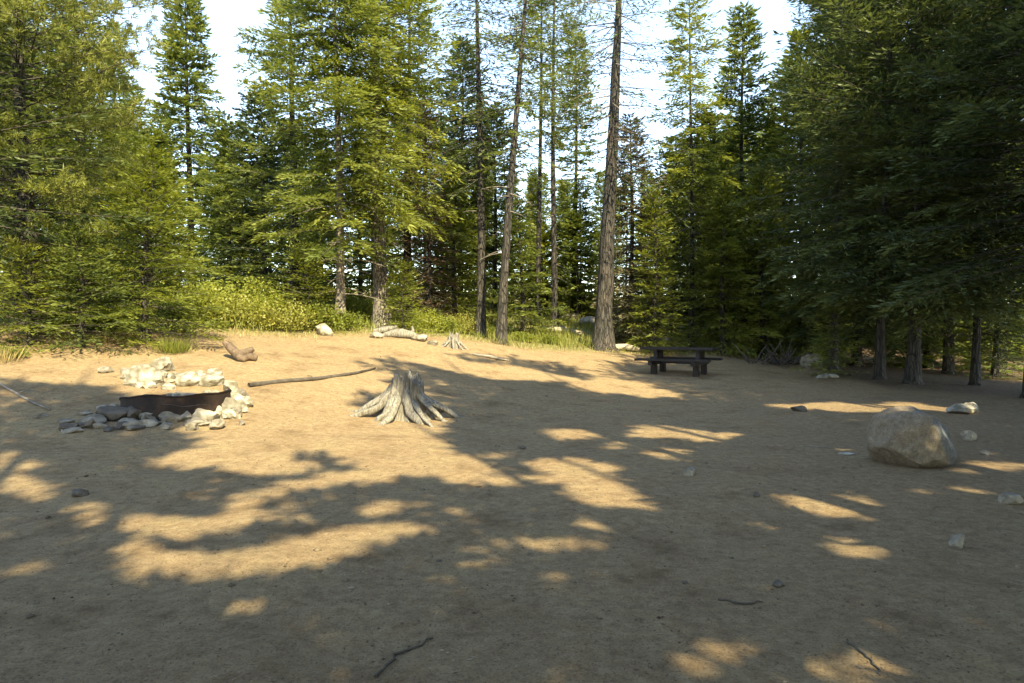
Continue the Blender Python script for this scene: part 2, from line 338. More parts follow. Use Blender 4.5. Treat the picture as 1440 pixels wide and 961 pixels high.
# ------------------------------------------------------------------ where the sun reaches the clearing (used to leave gaps in the off-frame canopy)
LIT = [(110, 505, 130, 28, 0), (290, 520, 130, 42, 0), (200, 470, 260, 16, 0), (400, 575, 90, 34, 0), (350, 610, 80, 30, 0), (470, 600, 120, 26, 5), (560, 632, 95, 24, 8), (330, 640, 115, 10, -6),
       (600, 655, 90, 9, 0), (680, 676, 55, 9, 0), (500, 668, 45, 6, 0), (380, 655, 55, 6, -4), (615, 600, 28, 8, 0),
       (30, 684, 48, 15, 12), (10, 650, 30, 8, 0), (140, 722, 46, 11, 8), (225, 742, 95, 14, 0), (200, 780, 40, 12, 0), (255, 798, 75, 20, 2), (360, 795, 95, 22, -6), (450, 765, 70, 18, -8), (530, 752, 68, 11, 0),
       (350, 700, 30, 7, 0), (330, 722, 42, 6, -5), (400, 727, 26, 8, 0), (460, 668, 24, 5, 0), (430, 683, 48, 6, -4), (545, 716, 32, 7, -8), (640, 722, 15, 4, 0), (508, 790, 12, 6, 0), (275, 820, 20, 7, 0), (300, 850, 16, 9, 0), (340, 858, 18, 8, 0),
       (415, 870, 22, 10, 0), (385, 850, 15, 6, 0), (450, 900, 16, 6, 0), (465, 946, 20, 10, 0), (40, 800, 30, 10, 0), (8, 755, 16, 8, 0), (630, 818, 28, 5, 0), (710, 945, 16, 6, 0),
       (812, 665, 58, 16, 4), (850, 690, 55, 18, 10), (872, 710, 42, 9, 4), (825, 738, 34, 5, 0), (745, 766, 22, 4, 0), (812, 765, 38, 6, 0), (790, 808, 24, 4, 0), (795, 832, 20, 6, 0),
       (800, 610, 38, 5, 3), (870, 626, 20, 4, 0), (955, 611, 62, 6, 4), (860, 544, 50, 5, 0), (915, 552, 42, 4, 4), (940, 640, 30, 4, 5), (700, 645, 20, 4, 0),
       (1145, 708, 50, 7, 10), (1215, 712, 42, 11, 12), (1080, 738, 34, 6, 8), (1210, 772, 44, 11, 8), (1160, 573, 60, 3, 2), (1260, 573, 50, 3, 0), (1352, 576, 26, 4, 0),
       (965, 890, 22, 10, 12), (1000, 882, 16, 7, 0), (1050, 902, 20, 7, 0), (1010, 925, 50, 12, 0), (960, 935, 40, 10, 0), (812, 935, 26, 9, 0), (810, 955, 30, 6, 0), (1130, 925, 20, 6, 0), (1190, 930, 36, 10, 0), (1210, 952, 50, 14, 0), (1240, 914, 26, 6, 0), (1150, 945, 20, 6, 0),
       (1400, 660, 50, 5, 0), (1270, 646, 16, 6, 0), (1340, 690, 60, 6, 4), (1190, 636, 18, 2, 0),
       (430, 482, 90, 6, 4), (540, 494, 90, 5, 6), (590, 484, 80, 6, 6), (700, 522, 95, 6, 7), (520, 470, 160, 9, 5)]
LITA = np.array(LIT, float)
def lit_mask(P, grow=1.0):
    P = np.asarray(P); G = P.copy()
    g = hgt(G[:, 0], G[:, 1])
    for _ in range(3):
        t = (P[:, 2]-g)/S[2]
        G = P - t[:, None]*S[None]
        g = hgt(G[:, 0], G[:, 1])
    G[:, 2] = g
    px, py = to_px(G)
    far = G[:, 1] < 1.5
    wx = vnoise(G[:, 0]*1.7, G[:, 1]*1.7); wy = vnoise(G[:, 0]*1.7+31, G[:, 1]*1.7+5)
    px = px + wx*30; py = py + wy*11*np.clip((py-460)/200, .3, 1.4)
    hit = np.zeros(len(P), bool)
    for cx, cy, rx, ry, an in LITA:
        c, s = math.cos(math.radians(an)), math.sin(math.radians(an))
        dx = px-cx; dy = py-cy
        u = (dx*c+dy*s)/(rx*1.18+6); v = (-dx*s+dy*c)/(ry*1.18+3)
        hit |= (u*u+v*v) < 1
    # beyond the clearing edge the light comes through freely
    hit |= (G[:, 1]-edge_depth(G[:, 0], G[:, 1]) > -.5) & (px < 1080)
    return hit & ~far

# ------------------------------------------------------------------ trees
def prof_fir(r): return min(1, (r*1.12)**.72)
def prof_spire(r): return min(1.0, .12+1.05*r**.62) if r > .02 else .08
def prof_round(r): return max(.2, math.sin(math.pi*min(1, .12+.85*r))**.6)
def prof_column(r): return min(1, .25+1.6*r)
def trunk_curve(rng, Ht, lean, wob, n=14):
    t = np.linspace(0, 1, n)
    a, b = rng.rand(2)*6.28
    x = lean[0]*t + wob*np.sin(t*4+a)-wob*math.sin(a); y = lean[1]*t + wob*np.sin(t*3.3+b)-wob*math.sin(b)
    return np.stack([x, y, t*Ht], 1)
def build_conifer(seed, Ht, R, base=.1, style='fir', prof=prof_fir, r0=.2, lean=(0, 0), wob=.08, spacing=.30, per=5, twig=.34, blade=(.16, .05), kb=6, tw=12,
                  e_low=-.18, e_top=.45, curve=.12, droop=.15, dead=0.0, sparse=0.0, carve=False, tone=0., limb_r=.012, tuft=11, onesided=None, clumpy=.5, thin=None):
    """returns (trunk mesh, limb mesh, crown mesh)"""
    rng = np.random.RandomState(seed)
    c = trunk_curve(rng, Ht, lean, wob); t = np.linspace(0, 1, len(c))
    rad = r0*((1-t)**.85*.95+.05)*(1+.35*np.exp(-t*Ht/.45)); rad[0] *= 1.15
    c2 = np.vstack([c[0]-[0, 0, .5], c[:1], c[0]+(c[1]-c[0])*.12, c[1:]])
    rad2 = np.concatenate([[rad[0]*1.2, rad[0]*1.15], [rad[0]*.86], rad[1:]])
    sides = 14
    lob = 1+.07*rng.normal(size=(len(c2), sides))
    T = Tubes(); T.add(c2, rad2, sides, lob)
    ctr = lambda z: np.array([np.interp(z, c[:, 2], c[:, 0]), np.interp(z, c[:, 2], c[:, 1]), z])
    trad = lambda z: float(np.interp(z, c[:, 2], rad))
    L_ = Tubes(); LA = []; P = []; D = []; BL = []; BW = []; TI = []; NB = []
    z = base*Ht; up = np.array([0, 0, 1.])
    clump_ph = rng.rand(3)*6
    k = 0
    while z < Ht*.99:
        rel = (Ht-z)/(Ht*(1-base)+1e-6)
        for q in range(per if rng.rand() > .2 else per-1):
            az = k*2.4+q*2*math.pi/per+rng.uniform(-.35, .35)
            if onesided is not None and math.cos(az-onesided[0]) < -onesided[1]: continue
            cl = 1+clumpy*(.5*math.sin(z*1.9+clump_ph[0]+az*2)+.5*math.sin(az*3+clump_ph[1]+z*.7))
            L = R*prof(rel)*rng.uniform(.72, 1.12)*max(.35, cl*.75+.25)
            if rng.rand() < sparse: continue
            zz = z+rng.uniform(-.12, .12); o = ctr(min(zz, Ht*.995)); L = max(L, .1)
            e0 = e_low+(e_top-e_low)*(1-rel)**1.3+rng.uniform(-.12, .12)
            L = min(L, R*1.25)
            hd = np.array([math.cos(az), math.sin(az), 0]); sdv = np.array([-math.sin(az), math.cos(az), 0])
            cv = curve*rng.uniform(.5, 1.5)-droop*rel*.6; sw = rng.uniform(-.12, .12)
            tt = np.linspace(0, 1, 6)
            axis = o + L*(tt[:, None]*hd + (e0*tt+cv*tt**2)[:, None]*up + (sw*tt**2)[:, None]*sdv)
            isdead = rng.rand() < dead
            if carve is not False: LA.append((axis, L, tt)); 
            else: L_.add(axis, np.maximum((limb_r+.003*L)*(1-tt*.85), .004)*min(1, .4+L*.5), 4, cap=False)
            if isdead:
                for _ in range(int(4+L*4)):
                    s = rng.uniform(.2, .95); p0 = o+L*(s*hd+(e0*s+cv*s*s)*up); sg = 1 if rng.rand() > .5 else -1
                    dv = hd*.7+sdv*sg*.8+up*rng.uniform(-.35, .25); l2 = L*.35*(1-s*.5)*rng.uniform(.5, 1)
                    L_.add([p0, p0+dv*l2*.5, p0+dv*l2+up*rng.uniform(-.1, .1)*l2], [.009, .006, .003], 3, cap=False)
                continue
            nt = max(3, int(tw*L/R*rng.uniform(.8, 1.2))+2) if style == 'fir' else max(2, int(tw*.5*L/R)+2)
            s = np.linspace(.16 if style == 'fir' else .35, 1, nt)+rng.uniform(-.02, .02, nt); s = np.clip(s, 0, 1)
            sg = np.where(np.arange(nt) % 2 == 0, 1., -1.)
            root = o+L*(s[:, None]*hd+(e0*s+cv*s**2)[:, None]*up+(sw*s**2)[:, None]*sdv)
            tl = (twig*L*(1-s)**.6*.9+.10+.10*R*.3)*rng.uniform(.7, 1.2, nt)*(np.minimum(1, .45+2.2*s))
            tang = hd+up*(e0+2*cv*s)[:, None]
            if style == 'fir':
                td = tang*.62+sdv*sg[:, None]*.85+up*rng.uniform(-.30, .38, nt)[:, None]
                td[-1] = tang[-1]
                td /= np.linalg.norm(td, axis=1)[:, None]
                nb = kb
                f = (np.arange(nb)+.5)/nb
                pos = root[:, None]+td[:, None]*(tl[:, None]*f[None])[..., None] - up*(droop*tl[:, None]*f[None]**2)[..., None]
                s2 = np.where(np.arange(nb) % 2 == 0, 1., -1.)
                inpl = np.cross(td, up); inpl /= np.linalg.norm(inpl, axis=1)[:, None]+1e-9
                al = (np.arange(nb) % 3 == 0); bd = td[:, None]+inpl[:, None]*((s2*np.where(al, 0, .55))[None, :, None])+rng.normal(size=(nt, nb, 3))*np.where(al, .10, .28)[None, :, None]; ln = np.where(al, 1.5, .85)[None]*np.ones((nt, nb)); wd = np.where(al, .95, .5)[None]*np.ones((nt, nb))
                pos = pos.reshape(-1, 3)+rng.normal(size=(nt*nb, 3))*(.006+.1*blade[1]); bd = bd.reshape(-1, 3)
                br = rng.uniform(-.26, .22)
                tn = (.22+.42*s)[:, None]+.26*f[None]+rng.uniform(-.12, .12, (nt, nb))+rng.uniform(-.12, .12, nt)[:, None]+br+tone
                P.append(pos); D.append(bd); n = nt*nb
                BL.append(blade[0]*rng.uniform(.75, 1.3, n)*ln.ravel()); BW.append(blade[1]*rng.uniform(.7, 1.3, n)*wd.ravel()); TI.append(tn.ravel())
                NB.append(np.tile(up*.8, (n, 1)))
            else:
                td = tang*.75+sdv*sg[:, None]*rng.uniform(.2, .9, nt)[:, None]+up*rng.uniform(-.1, .45, nt)[:, None]
                td /= np.linalg.norm(td, axis=1)[:, None]
                for w in range(2):
                    ctrp = root+td*(tl*(.55 if w == 0 else 1.05))[:, None]+rng.normal(size=(nt, 3))*.05
                    rv = rng.normal(size=(nt, tuft, 3))*.85+td[:, None]*.75+up*.2
                    pos = np.repeat(ctrp[:, None], tuft, 1).reshape(-1, 3)
                    P.append(pos+rng.normal(size=pos.shape)*.03); D.append(rv.reshape(-1, 3)); n = nt*tuft
                    br = rng.uniform(-.16, .16)
                    BL.append(blade[0]*rng.uniform(.7, 1.3, n)); BW.append(blade[1]*rng.uniform(.7, 1.3, n))
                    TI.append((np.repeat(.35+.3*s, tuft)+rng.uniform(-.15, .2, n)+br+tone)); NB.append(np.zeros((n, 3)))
                for j in range(nt):
                    if tl[j] > .18 and rng.rand() < .6: L_.add([root[j], root[j]+td[j]*tl[j]], [.008, .004], 3, cap=False)
        z += spacing*rng.uniform(.7, 1.3)*(.55+.45*rel); k += 1
    if P:
        P = np.concatenate(P); D = np.concatenate(D); BL = np.concatenate(BL); BW = np.concatenate(BW); TI = np.concatenate(TI); NB = np.concatenate(NB)
    else:
        P = np.zeros((1, 3)); D = np.ones((1, 3)); BL = np.array([.01]); BW = np.array([.01]); TI = np.array([.5]); NB = np.zeros((1, 3))
    if carve is not False:
        ox, oy, oz = carve
        if LA:
            pr = np.concatenate([a[[1, 3, 5]] for a, _, _ in LA])+np.array([ox, oy, oz]); lm = lit_mask(pr).reshape(-1, 3).any(1)
            for (a, l, q_), f_ in zip(LA, lm):
                if not f_: L_.add(a, np.maximum((limb_r+.003*l)*(1-q_*.85), .004), 4, cap=False)
        kp = ~lit_mask(P+D*(BL*.3)[:, None]+np.array([ox, oy, oz]))
        P, D, BL, BW, TI, NB = P[kp], D[kp], BL[kp], BW[kp], TI[kp], NB[kp]
    if thin:
        W_ = P+np.array(thin); inn = np.zeros(len(P), bool)
        for yy in (24., 28., 33.):
            t_ = (yy-W_[:, 1])/(-S[1]); q_ = W_-t_[:, None]*S[None]
            inn |= (t_ > 0) & (q_[:, 0] > -2) & (q_[:, 0] < 9.5) & (q_[:, 2] > 0) & (q_[:, 2] < 12)
        kp = ~(inn & (rng.rand(len(P)) < .5)); P, D, BL, BW, TI, NB = P[kp], D[kp], BL[kp], BW[kp], TI[kp], NB[kp]
    me = blades_mesh('crown', P, D, BL, BW, np.clip(TI, 0, 1), rng, NB)
    return T.mesh('trunk'), L_.mesh('limbs'), me, dict(top=Ht)

def dead_stubs(seed, c_r, z0, z1, n, Lr, ctrx=None):
    rng = np.random.RandomState(seed); T = Tubes()
    for i in range(n):
        z = rng.uniform(z0, z1); az = rng.uniform(0, 6.28); L = rng.uniform(*Lr)
        hd = np.array([math.cos(az), math.sin(az), 0]); e = rng.uniform(-.45, .15); o = np.array([0, 0, z]) if ctrx is None else ctrx(z)
        tt = np.linspace(0, 1, 5)
        ax = o+L*(tt[:, None]*hd+(e*tt-.25*tt**2)[:, None]*np.array([0, 0, 1.]))
        T.add(ax, (.016+.006*L)*(1-tt*.8), 4, cap=False)
        for _ in range(int(2+L*3)):
            s = rng.uniform(.3, .95); p0 = o+L*(s*hd+np.array([0, 0, e*s-.25*s*s])); a2 = az+rng.choice([-1, 1])*rng.uniform(.4, 1.1)
            dv = np.array([math.cos(a2), math.sin(a2), rng.uniform(-.5, .1)])*L*.4*rng.uniform(.4, 1)*(1.2-s)
            T.add([p0, p0+dv*.5, p0+dv], [.007, .005, .003], 3, cap=False)
    return T.mesh('dead_limbs')

def tree_obj(meshes, name, mat, loc, rz, label, cat='tree', group=None, bark='bark', limb='limb', scale=1, dead=None):
    e = empty(name, loc, rz); tag(e, label, cat, group)
    if scale != 1: e.scale = (scale,)*3
    link('trunk', meshes[0], M[bark], e); link('limbs', meshes[1], M[limb], e); link('crown', meshes[2], M[mat], e)
    if dead is not None: link('dead_limbs', dead, M['grey_limb'], e)
    return e
def copy_tree(src, loc, rz, label, scale=1, mat=None, group=None):
    e = src.copy(); COL.objects.link(e); e.location = loc; e.rotation_euler = (0, 0, rz); e.scale = (scale,)*3 if not isinstance(scale, tuple) else scale
    e['label'] = label
    if group: e['group'] = group
    for ch in list(src.children):
        c = ch.copy(); COL.objects.link(c); c.parent = e
    return e
def th(px, py, d):   # height above ground so that the tip is at image row py
    p = at(px, d); r = ray(px, py); return CAM_Z + r[2]*d/r[1] - p.z

R2 = random.Random(11)
def hero(seed, px, d, top, R, mat, label, name='fir_tree', dead=None, bark='bark', limb='limb', group=None, **kw):
    
    if kw.get('style', 'fir') == 'fir' and R > 1.2 and kw.get('base', 0) < .3:
        kw['tw'] = int(kw.get('tw', 12)*1.75)+3; kw['per'] = max(4, kw.get('per', 5)-1); kw['twig'] = .46; kw['kb'] = kw.get('kb', 6)+6; bl = kw.get('blade', (.16, .05)); kw['blade'] = (bl[0]*.9, bl[1]*1.05); R *= 1.06; kw['spacing'] = kw.get('spacing', .3)*1.35
    Ht = th(px, top, d) if top is not None and top < 470 and not kw.pop('absH', False) else top
    if 150 <= seed <= 156: kw['spacing'] *= .85; kw['per'] += 1; kw['thin'] = tuple(at(px, d))
    m = build_conifer(seed, Ht, R, **kw)
    dm = None
    if dead:
        lean = kw.get('lean', (0, 0))
        dm = dead_stubs(seed+50, .1, dead[0], dead[1], dead[2], dead[3], lambda z: np.array([lean[0]*z/Ht, lean[1]*z/Ht, z]))
    return tree_obj(m, name, mat, at(px, d), 0, label, group=group, bark=bark, limb=limb, dead=dm)

ZC = {}
# ---- left
hero(101, 55, 14.5, -150, 2.6, 'pine', 'big yellow-green pine with bushy needle tufts at the left edge of the clearing', name='pine_tree', style='pine', base=.12, prof=prof_round, r0=.2, per=5, spacing=.25, blade=(.13, .017), tuft=26, tw=22, twig=.3, lean=(-.8, .4), e_low=-.05, clumpy=.9)
hero(102, 205, 14.8, 215, 1.75, 'bright', 'bright young fir with layered boughs down to the ground, beside the big left pine', base=.04, r0=.07, per=6, spacing=.17, tw=18, kb=8, blade=(.085, .03), e_low=-.08, curve=.1, prof=prof_fir)
hero(103, 20, 20, -150, 2.7, 'fir', 'tall fir rising behind the yellow-green pine at far left', base=.06, r0=.22, tw=15, kb=7, blade=(.16, .055))
hero(104, -75, 13.5, -150, 3.4, 'dark', 'dark fir half cut off by the left edge of the picture', base=.08, r0=.2, tw=16, kb=7, blade=(.15, .05))
hero(105, 118, 22, -150, 1.8, 'fir', 'olive fir between the left pine and the narrow spire fir', base=.05, r0=.2, tw=15, kb=7, blade=(.15, .05))
hero(106, 110, 13.6, 330, 1.3, 'fir', 'small shaded fir at the foot of the big left pine', base=.03, r0=.05, per=6, spacing=.15, tw=13, kb=7, blade=(.08, .028))
hero(107, 40, 13.4, 352, 1.0, 'bright', 'small bright fir sapling under the dark left edge boughs', base=.03, r0=.04, per=6, spacing=.14, tw=12, kb=7, blade=(.08, .028))
hero(108, 270, 34, -14, 1.95, 'fir', 'narrow spire fir against the blue sky, left of the sky gap', prof=prof_spire, base=.04, r0=.2, tw=12, kb=6, per=6, spacing=.3, blade=(.22, .08), e_low=-.35, droop=.3, clumpy=.3)
hero(109, 325, 31, 168, 1.9, 'fir', 'shorter grey-green fir in front of the narrow spire fir', prof=prof_spire, base=.04, r0=.14, tw=12, kb=6, per=6, spacing=.26, blade=(.19, .07), e_low=-.35, droop=.3)
hero(110, 372, 30, 130, 2.0, 'dark', 'dark fir under the blue sky gap left of the tall double fir', prof=prof_spire, base=.04, r0=.14, tw=12, kb=6, per=6, spacing=.26, blade=(.19, .07), e_low=-.3)
hero(111, 212, 27, 190, 1.5, 'bright', 'light green fir showing between the left pine and the spire fir', prof=prof_spire, base=.04, r0=.14, tw=12, kb=6, per=6, spacing=.26, blade=(.17, .06), e_low=-.3)
# ---- centre left
hero(120, 538, 21.5, -150, 2.05, 'bright', 'huge fir with hanging yellow-green boughs and a pale bare trunk base', base=.30, r0=.25, bark='palebark', tw=18, kb=9, per=7, spacing=.24, blade=(.14, .05), prof=prof_column, e_low=-.35, droop=.45, lean=(-.5, 0), dead=(1.6, 4.2, 10, (.4, 1.2)), clumpy=1.0)
hero(121, 478, 20.5, -150, 2.0, 'fir', 'tall fir with a thin pale trunk, left twin of the huge fir', base=.20, r0=.14, tw=18, kb=8, per=6, spacing=.27, blade=(.14, .05), prof=prof_column, e_low=-.25, droop=.3, bark='grey_limb', dead=(1.0, 6.0, 34, (.5, 1.6)), clumpy=1.1)
hero(122, 415, 25, -60, 1.9, 'fir', 'dense olive fir on the left flank of the tall double fir', base=.05, r0=.18, tw=15, kb=7, blade=(.15, .055), prof=prof_fir, e_low=-.3, clumpy=.8)
hero(123, 573, 29, -60, 2.0, 'fir', 'fir standing behind the right shoulder of the huge fir', base=.05, r0=.18, tw=13, kb=6, blade=(.17, .06), prof=prof_spire, e_low=-.3)
hero(124, 432, 19.8, 345, 1.0, 'bright', 'knee-deep young fir among the yellow shrubs left of the pale trunk', base=.03, r0=.04, per=6, spacing=.16, tw=11, kb=7, blade=(.09, .032))
hero(125, 568, 21.2, 372, .85, 'bright', 'little fir sapling right behind the pale bare trunk base', base=.03, r0=.04, per=6, spacing=.16, tw=10, kb=7, blade=(.09, .032))
hero(126, 603, 28, 150, 1.15, 'dead', 'dead fir with rusty brown needles left of the tall bare trunks', name='dead_fir', prof=prof_spire, base=.06, r0=.12, per=6, spacing=.25, tw=9, kb=5, blade=(.15, .045), e_low=-.3, dead=(.5, 5, 20, (.3, .9)))
hero(127, 640, 30, 235, 1.6, 'bright', 'light green fir between the rusty dead fir and the tall trunks', base=.05, r0=.12, per=6, spacing=.24, tw=12, kb=6, blade=(.15, .055))
# ---- central tall trunks
hero(130, 676, 24.5, -150, 2.2, 'dark', 'tall dark trunk with sparse high boughs, first of the central pair', base=.36, r0=.16, per=4, spacing=.42, tw=14, kb=9, blade=(.15, .05), sparse=.15, e_low=-.5, droop=.35, dead=(4, 12, 22, (.4, 1.3)), prof=prof_column)
hero(131, 704, 22.5, -150, 1.6, 'fir', 'slim grey trunk leaning slightly right, just before the dark one', base=.42, r0=.16, per=4, spacing=.42, tw=14, kb=9, blade=(.14, .05), sparse=.2, e_low=-.4, lean=(.9, .2), dead=(3, 11, 26, (.3, 1.0)), bark='bark', prof=prof_column)
hero(132, 756, 31, -90, 1.5, 'fir', 'thin far trunk right of the leaning grey trunk, tufted on top', base=.5, r0=.13, per=5, spacing=.4, tw=10, kb=6, blade=(.18, .06), sparse=.1, e_low=-.3, dead=(2, 9, 18, (.4, 1.2)))
hero(133, 781, 29, -110, 1.7, 'pine', 'slender pine with yellow tufts midway between the central trunks', name='pine_tree', style='pine', base=.45, r0=.14, per=5, spacing=.45, tw=10, blade=(.22, .035), dead=(2, 8, 12, (.4, 1.0)), prof=prof_round)
hero(134, 806, 38, 45, 1.7, 'fir', 'distant fir filling the gap left of the thick trunk', base=.22, r0=.15, per=5, spacing=.34, tw=10, kb=6, blade=(.2, .07), prof=prof_spire)
hero(135, 648, 37, 55, 2.0, 'dark', 'blue-green fir behind the first dark central trunk', base=.08, r0=.16, per=6, spacing=.32, tw=11, kb=6, blade=(.21, .075), prof=prof_spire)
hero(136, 735, 27, 285, 1.3, 'fir', 'half-height green fir between the central trunks', base=.05, r0=.09, per=6, spacing=.22, tw=11, kb=6, blade=(.13, .05))
hero(137, 694, 36, 150, 1.9, 'fir', 'mid-distance fir seen between the two central trunks', base=.05, r0=.14, per=6, spacing=.3, tw=11, kb=6, blade=(.2, .07), prof=prof_spire)
hero(140, 848, 25.5, -150, 2.6, 'dark', 'thickest dark trunk with bare hanging branches high up', base=.40, r0=.33, per=4, spacing=.5, tw=13, kb=8, blade=(.15, .05), sparse=.4, e_low=-.45, droop=.4, lean=(.5, 0), dead=(6, 15, 60, (.5, 2.1)), prof=prof_column)
hero(141, 884, 27.5, 165, 1.3, 'lichen', 'drying fir with buff lichen-hung boughs beside the thickest trunk', name='dying_fir', base=.05, r0=.13, per=6, spacing=.24, tw=10, kb=6, blade=(.15, .05), prof=prof_spire, e_low=-.45, droop=.4, dead=(.5, 6, 26, (.3, 1.0)))
hero(142, 917, 26, 268, 1.1, 'bright', 'fresh green young fir right of the lichen-hung fir', base=.03, r0=.08, per=6, spacing=.2, tw=11, kb=7, blade=(.12, .045))
hero(143, 945, 33, 195, 1.5, 'dark', 'dark fir behind the fresh green young fir', base=.05, r0=.12, per=6, spacing=.26, tw=11, kb=6, blade=(.18, .065), prof=prof_spire)
hero(144, 972, 29, -40, 1.75, 'bright', 'tall open fir with light green boughs, right of the sky gap', base=.24, r0=.115, per=5, spacing=.36, tw=12, kb=7, blade=(.16, .055), prof=prof_spire, e_low=-.5, droop=.3, clumpy=.8, dead=(1.5, 6, 14, (.3, 1.2)))
hero(145, 1046, 33, 8, 1.7, 'fir', 'tall pointed fir whose tip just shows against the white sky', base=.06, r0=.17, per=6, spacing=.3, tw=11, kb=6, blade=(.19, .07), prof=prof_spire, e_low=-.3)
hero(146, 1018, 27.5, 262, 1.5, 'bright', 'sunny fir behind the picnic table', base=.03, r0=.12, per=6, spacing=.22, tw=12, kb=7, blade=(.13, .05), e_low=-.3)
hero(147, 1074, 27.8, 228, 1.7, 'bright', 'broad yellow-green fir right of the picnic table', base=.03, r0=.12, per=6, spacing=.22, tw=13, kb=7, blade=(.13, .05), e_low=-.3)
hero(148, 1100, 34, 88, 2.0, 'fir', 'fir standing between the pointed fir and the dark right-hand stand', base=.04, r0=.16, per=6, spacing=.3, tw=12, kb=6, blade=(.19, .07), prof=prof_spire)
hero(149, 985, 36, 160, 1.6, 'dark', 'far dark fir glimpsed behind the tall open fir', base=.04, r0=.14, per=6, spacing=.3, tw=10, kb=6, blade=(.2, .075), prof=prof_spire)
hero(170, 506, 28, 215, 1.7, 'fir', 'shaded fir visible between the twin trunks of the tall double fir', base=.03, r0=.1, per=6, spacing=.24, tw=12, kb=6, blade=(.15, .055))
hero(171, 452, 30, 240, 1.7, 'dark', 'dark low fir behind the yellow shrub bank', base=.03, r0=.1, per=6, spacing=.24, tw=12, kb=6, blade=(.15, .055))
hero(172, 768, 38, 318, 1.5, 'bright', 'short sunlit fir far back between the slender pine and the thin far trunk', base=.03, r0=.1, per=6, spacing=.26, tw=10, kb=6, blade=(.2, .07))
hero(173, 812, 36, 300, 1.5, 'fir', 'short fir far back just left of the thickest trunk', base=.03, r0=.1, per=6, spacing=.26, tw=10, kb=6, blade=(.2, .07))
hero(174, 722, 40, 300, 1.7, 'bright', 'short light fir far back right of the leaning grey trunk', base=.03, r0=.1, per=6, spacing=.26, tw=10, kb=6, blade=(.2, .07))
hero(175, 835, 44, 330, 1.6, 'fir', 'low fir at the very back touching the left edge of the thickest trunk', base=.03, r0=.1, per=6, spacing=.28, tw=9, kb=6, blade=(.22, .08))
# ---- right dark stand
RS = dict(style='fir', blade=(.16, .055), kb=9, tw=21, e_low=-.24, curve=.16, droop=.3, clumpy=.7)
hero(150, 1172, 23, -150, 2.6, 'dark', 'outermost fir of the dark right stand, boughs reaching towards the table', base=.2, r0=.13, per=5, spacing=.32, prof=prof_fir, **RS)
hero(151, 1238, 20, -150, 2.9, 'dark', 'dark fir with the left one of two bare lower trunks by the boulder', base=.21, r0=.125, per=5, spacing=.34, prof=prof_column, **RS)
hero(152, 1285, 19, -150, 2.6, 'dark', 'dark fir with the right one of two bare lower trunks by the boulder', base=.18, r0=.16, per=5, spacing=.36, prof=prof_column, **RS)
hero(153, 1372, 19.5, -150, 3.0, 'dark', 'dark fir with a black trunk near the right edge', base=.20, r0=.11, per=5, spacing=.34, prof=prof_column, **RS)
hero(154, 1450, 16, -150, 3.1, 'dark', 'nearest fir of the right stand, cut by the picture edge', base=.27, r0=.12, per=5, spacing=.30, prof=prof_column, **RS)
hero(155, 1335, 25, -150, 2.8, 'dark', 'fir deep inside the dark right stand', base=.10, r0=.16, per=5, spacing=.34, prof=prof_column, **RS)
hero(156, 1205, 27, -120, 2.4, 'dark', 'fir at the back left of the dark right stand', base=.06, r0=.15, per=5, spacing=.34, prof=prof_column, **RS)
hero(157, 1168, 20.8, 400, .9, 'fir', 'waist-high fir sapling at the left foot of the dark stand', base=.04, r0=.04, per=6, spacing=.18, tw=10, kb=7, blade=(.09, .035))
hero(158, 1140, 26.5, 330, 1.3, 'fir', 'young fir behind the brush pile', base=.03, r0=.07, per=6, spacing=.2, tw=12, kb=7, blade=(.11, .04))
hero(159, 1400, 24.5, 250, 2.0, 'fir', 'understory fir in a light gap of the right stand', base=.04, r0=.1, per=6, spacing=.24, tw=13, kb=7, blade=(.12, .045))
hero(160, 1305, 29, 240, 2.0, 'bright', 'sunlit understory fir glimpsed behind the right stand', base=.04, r0=.1, per=6, spacing=.24, tw=12, kb=7, blade=(.14, .05))

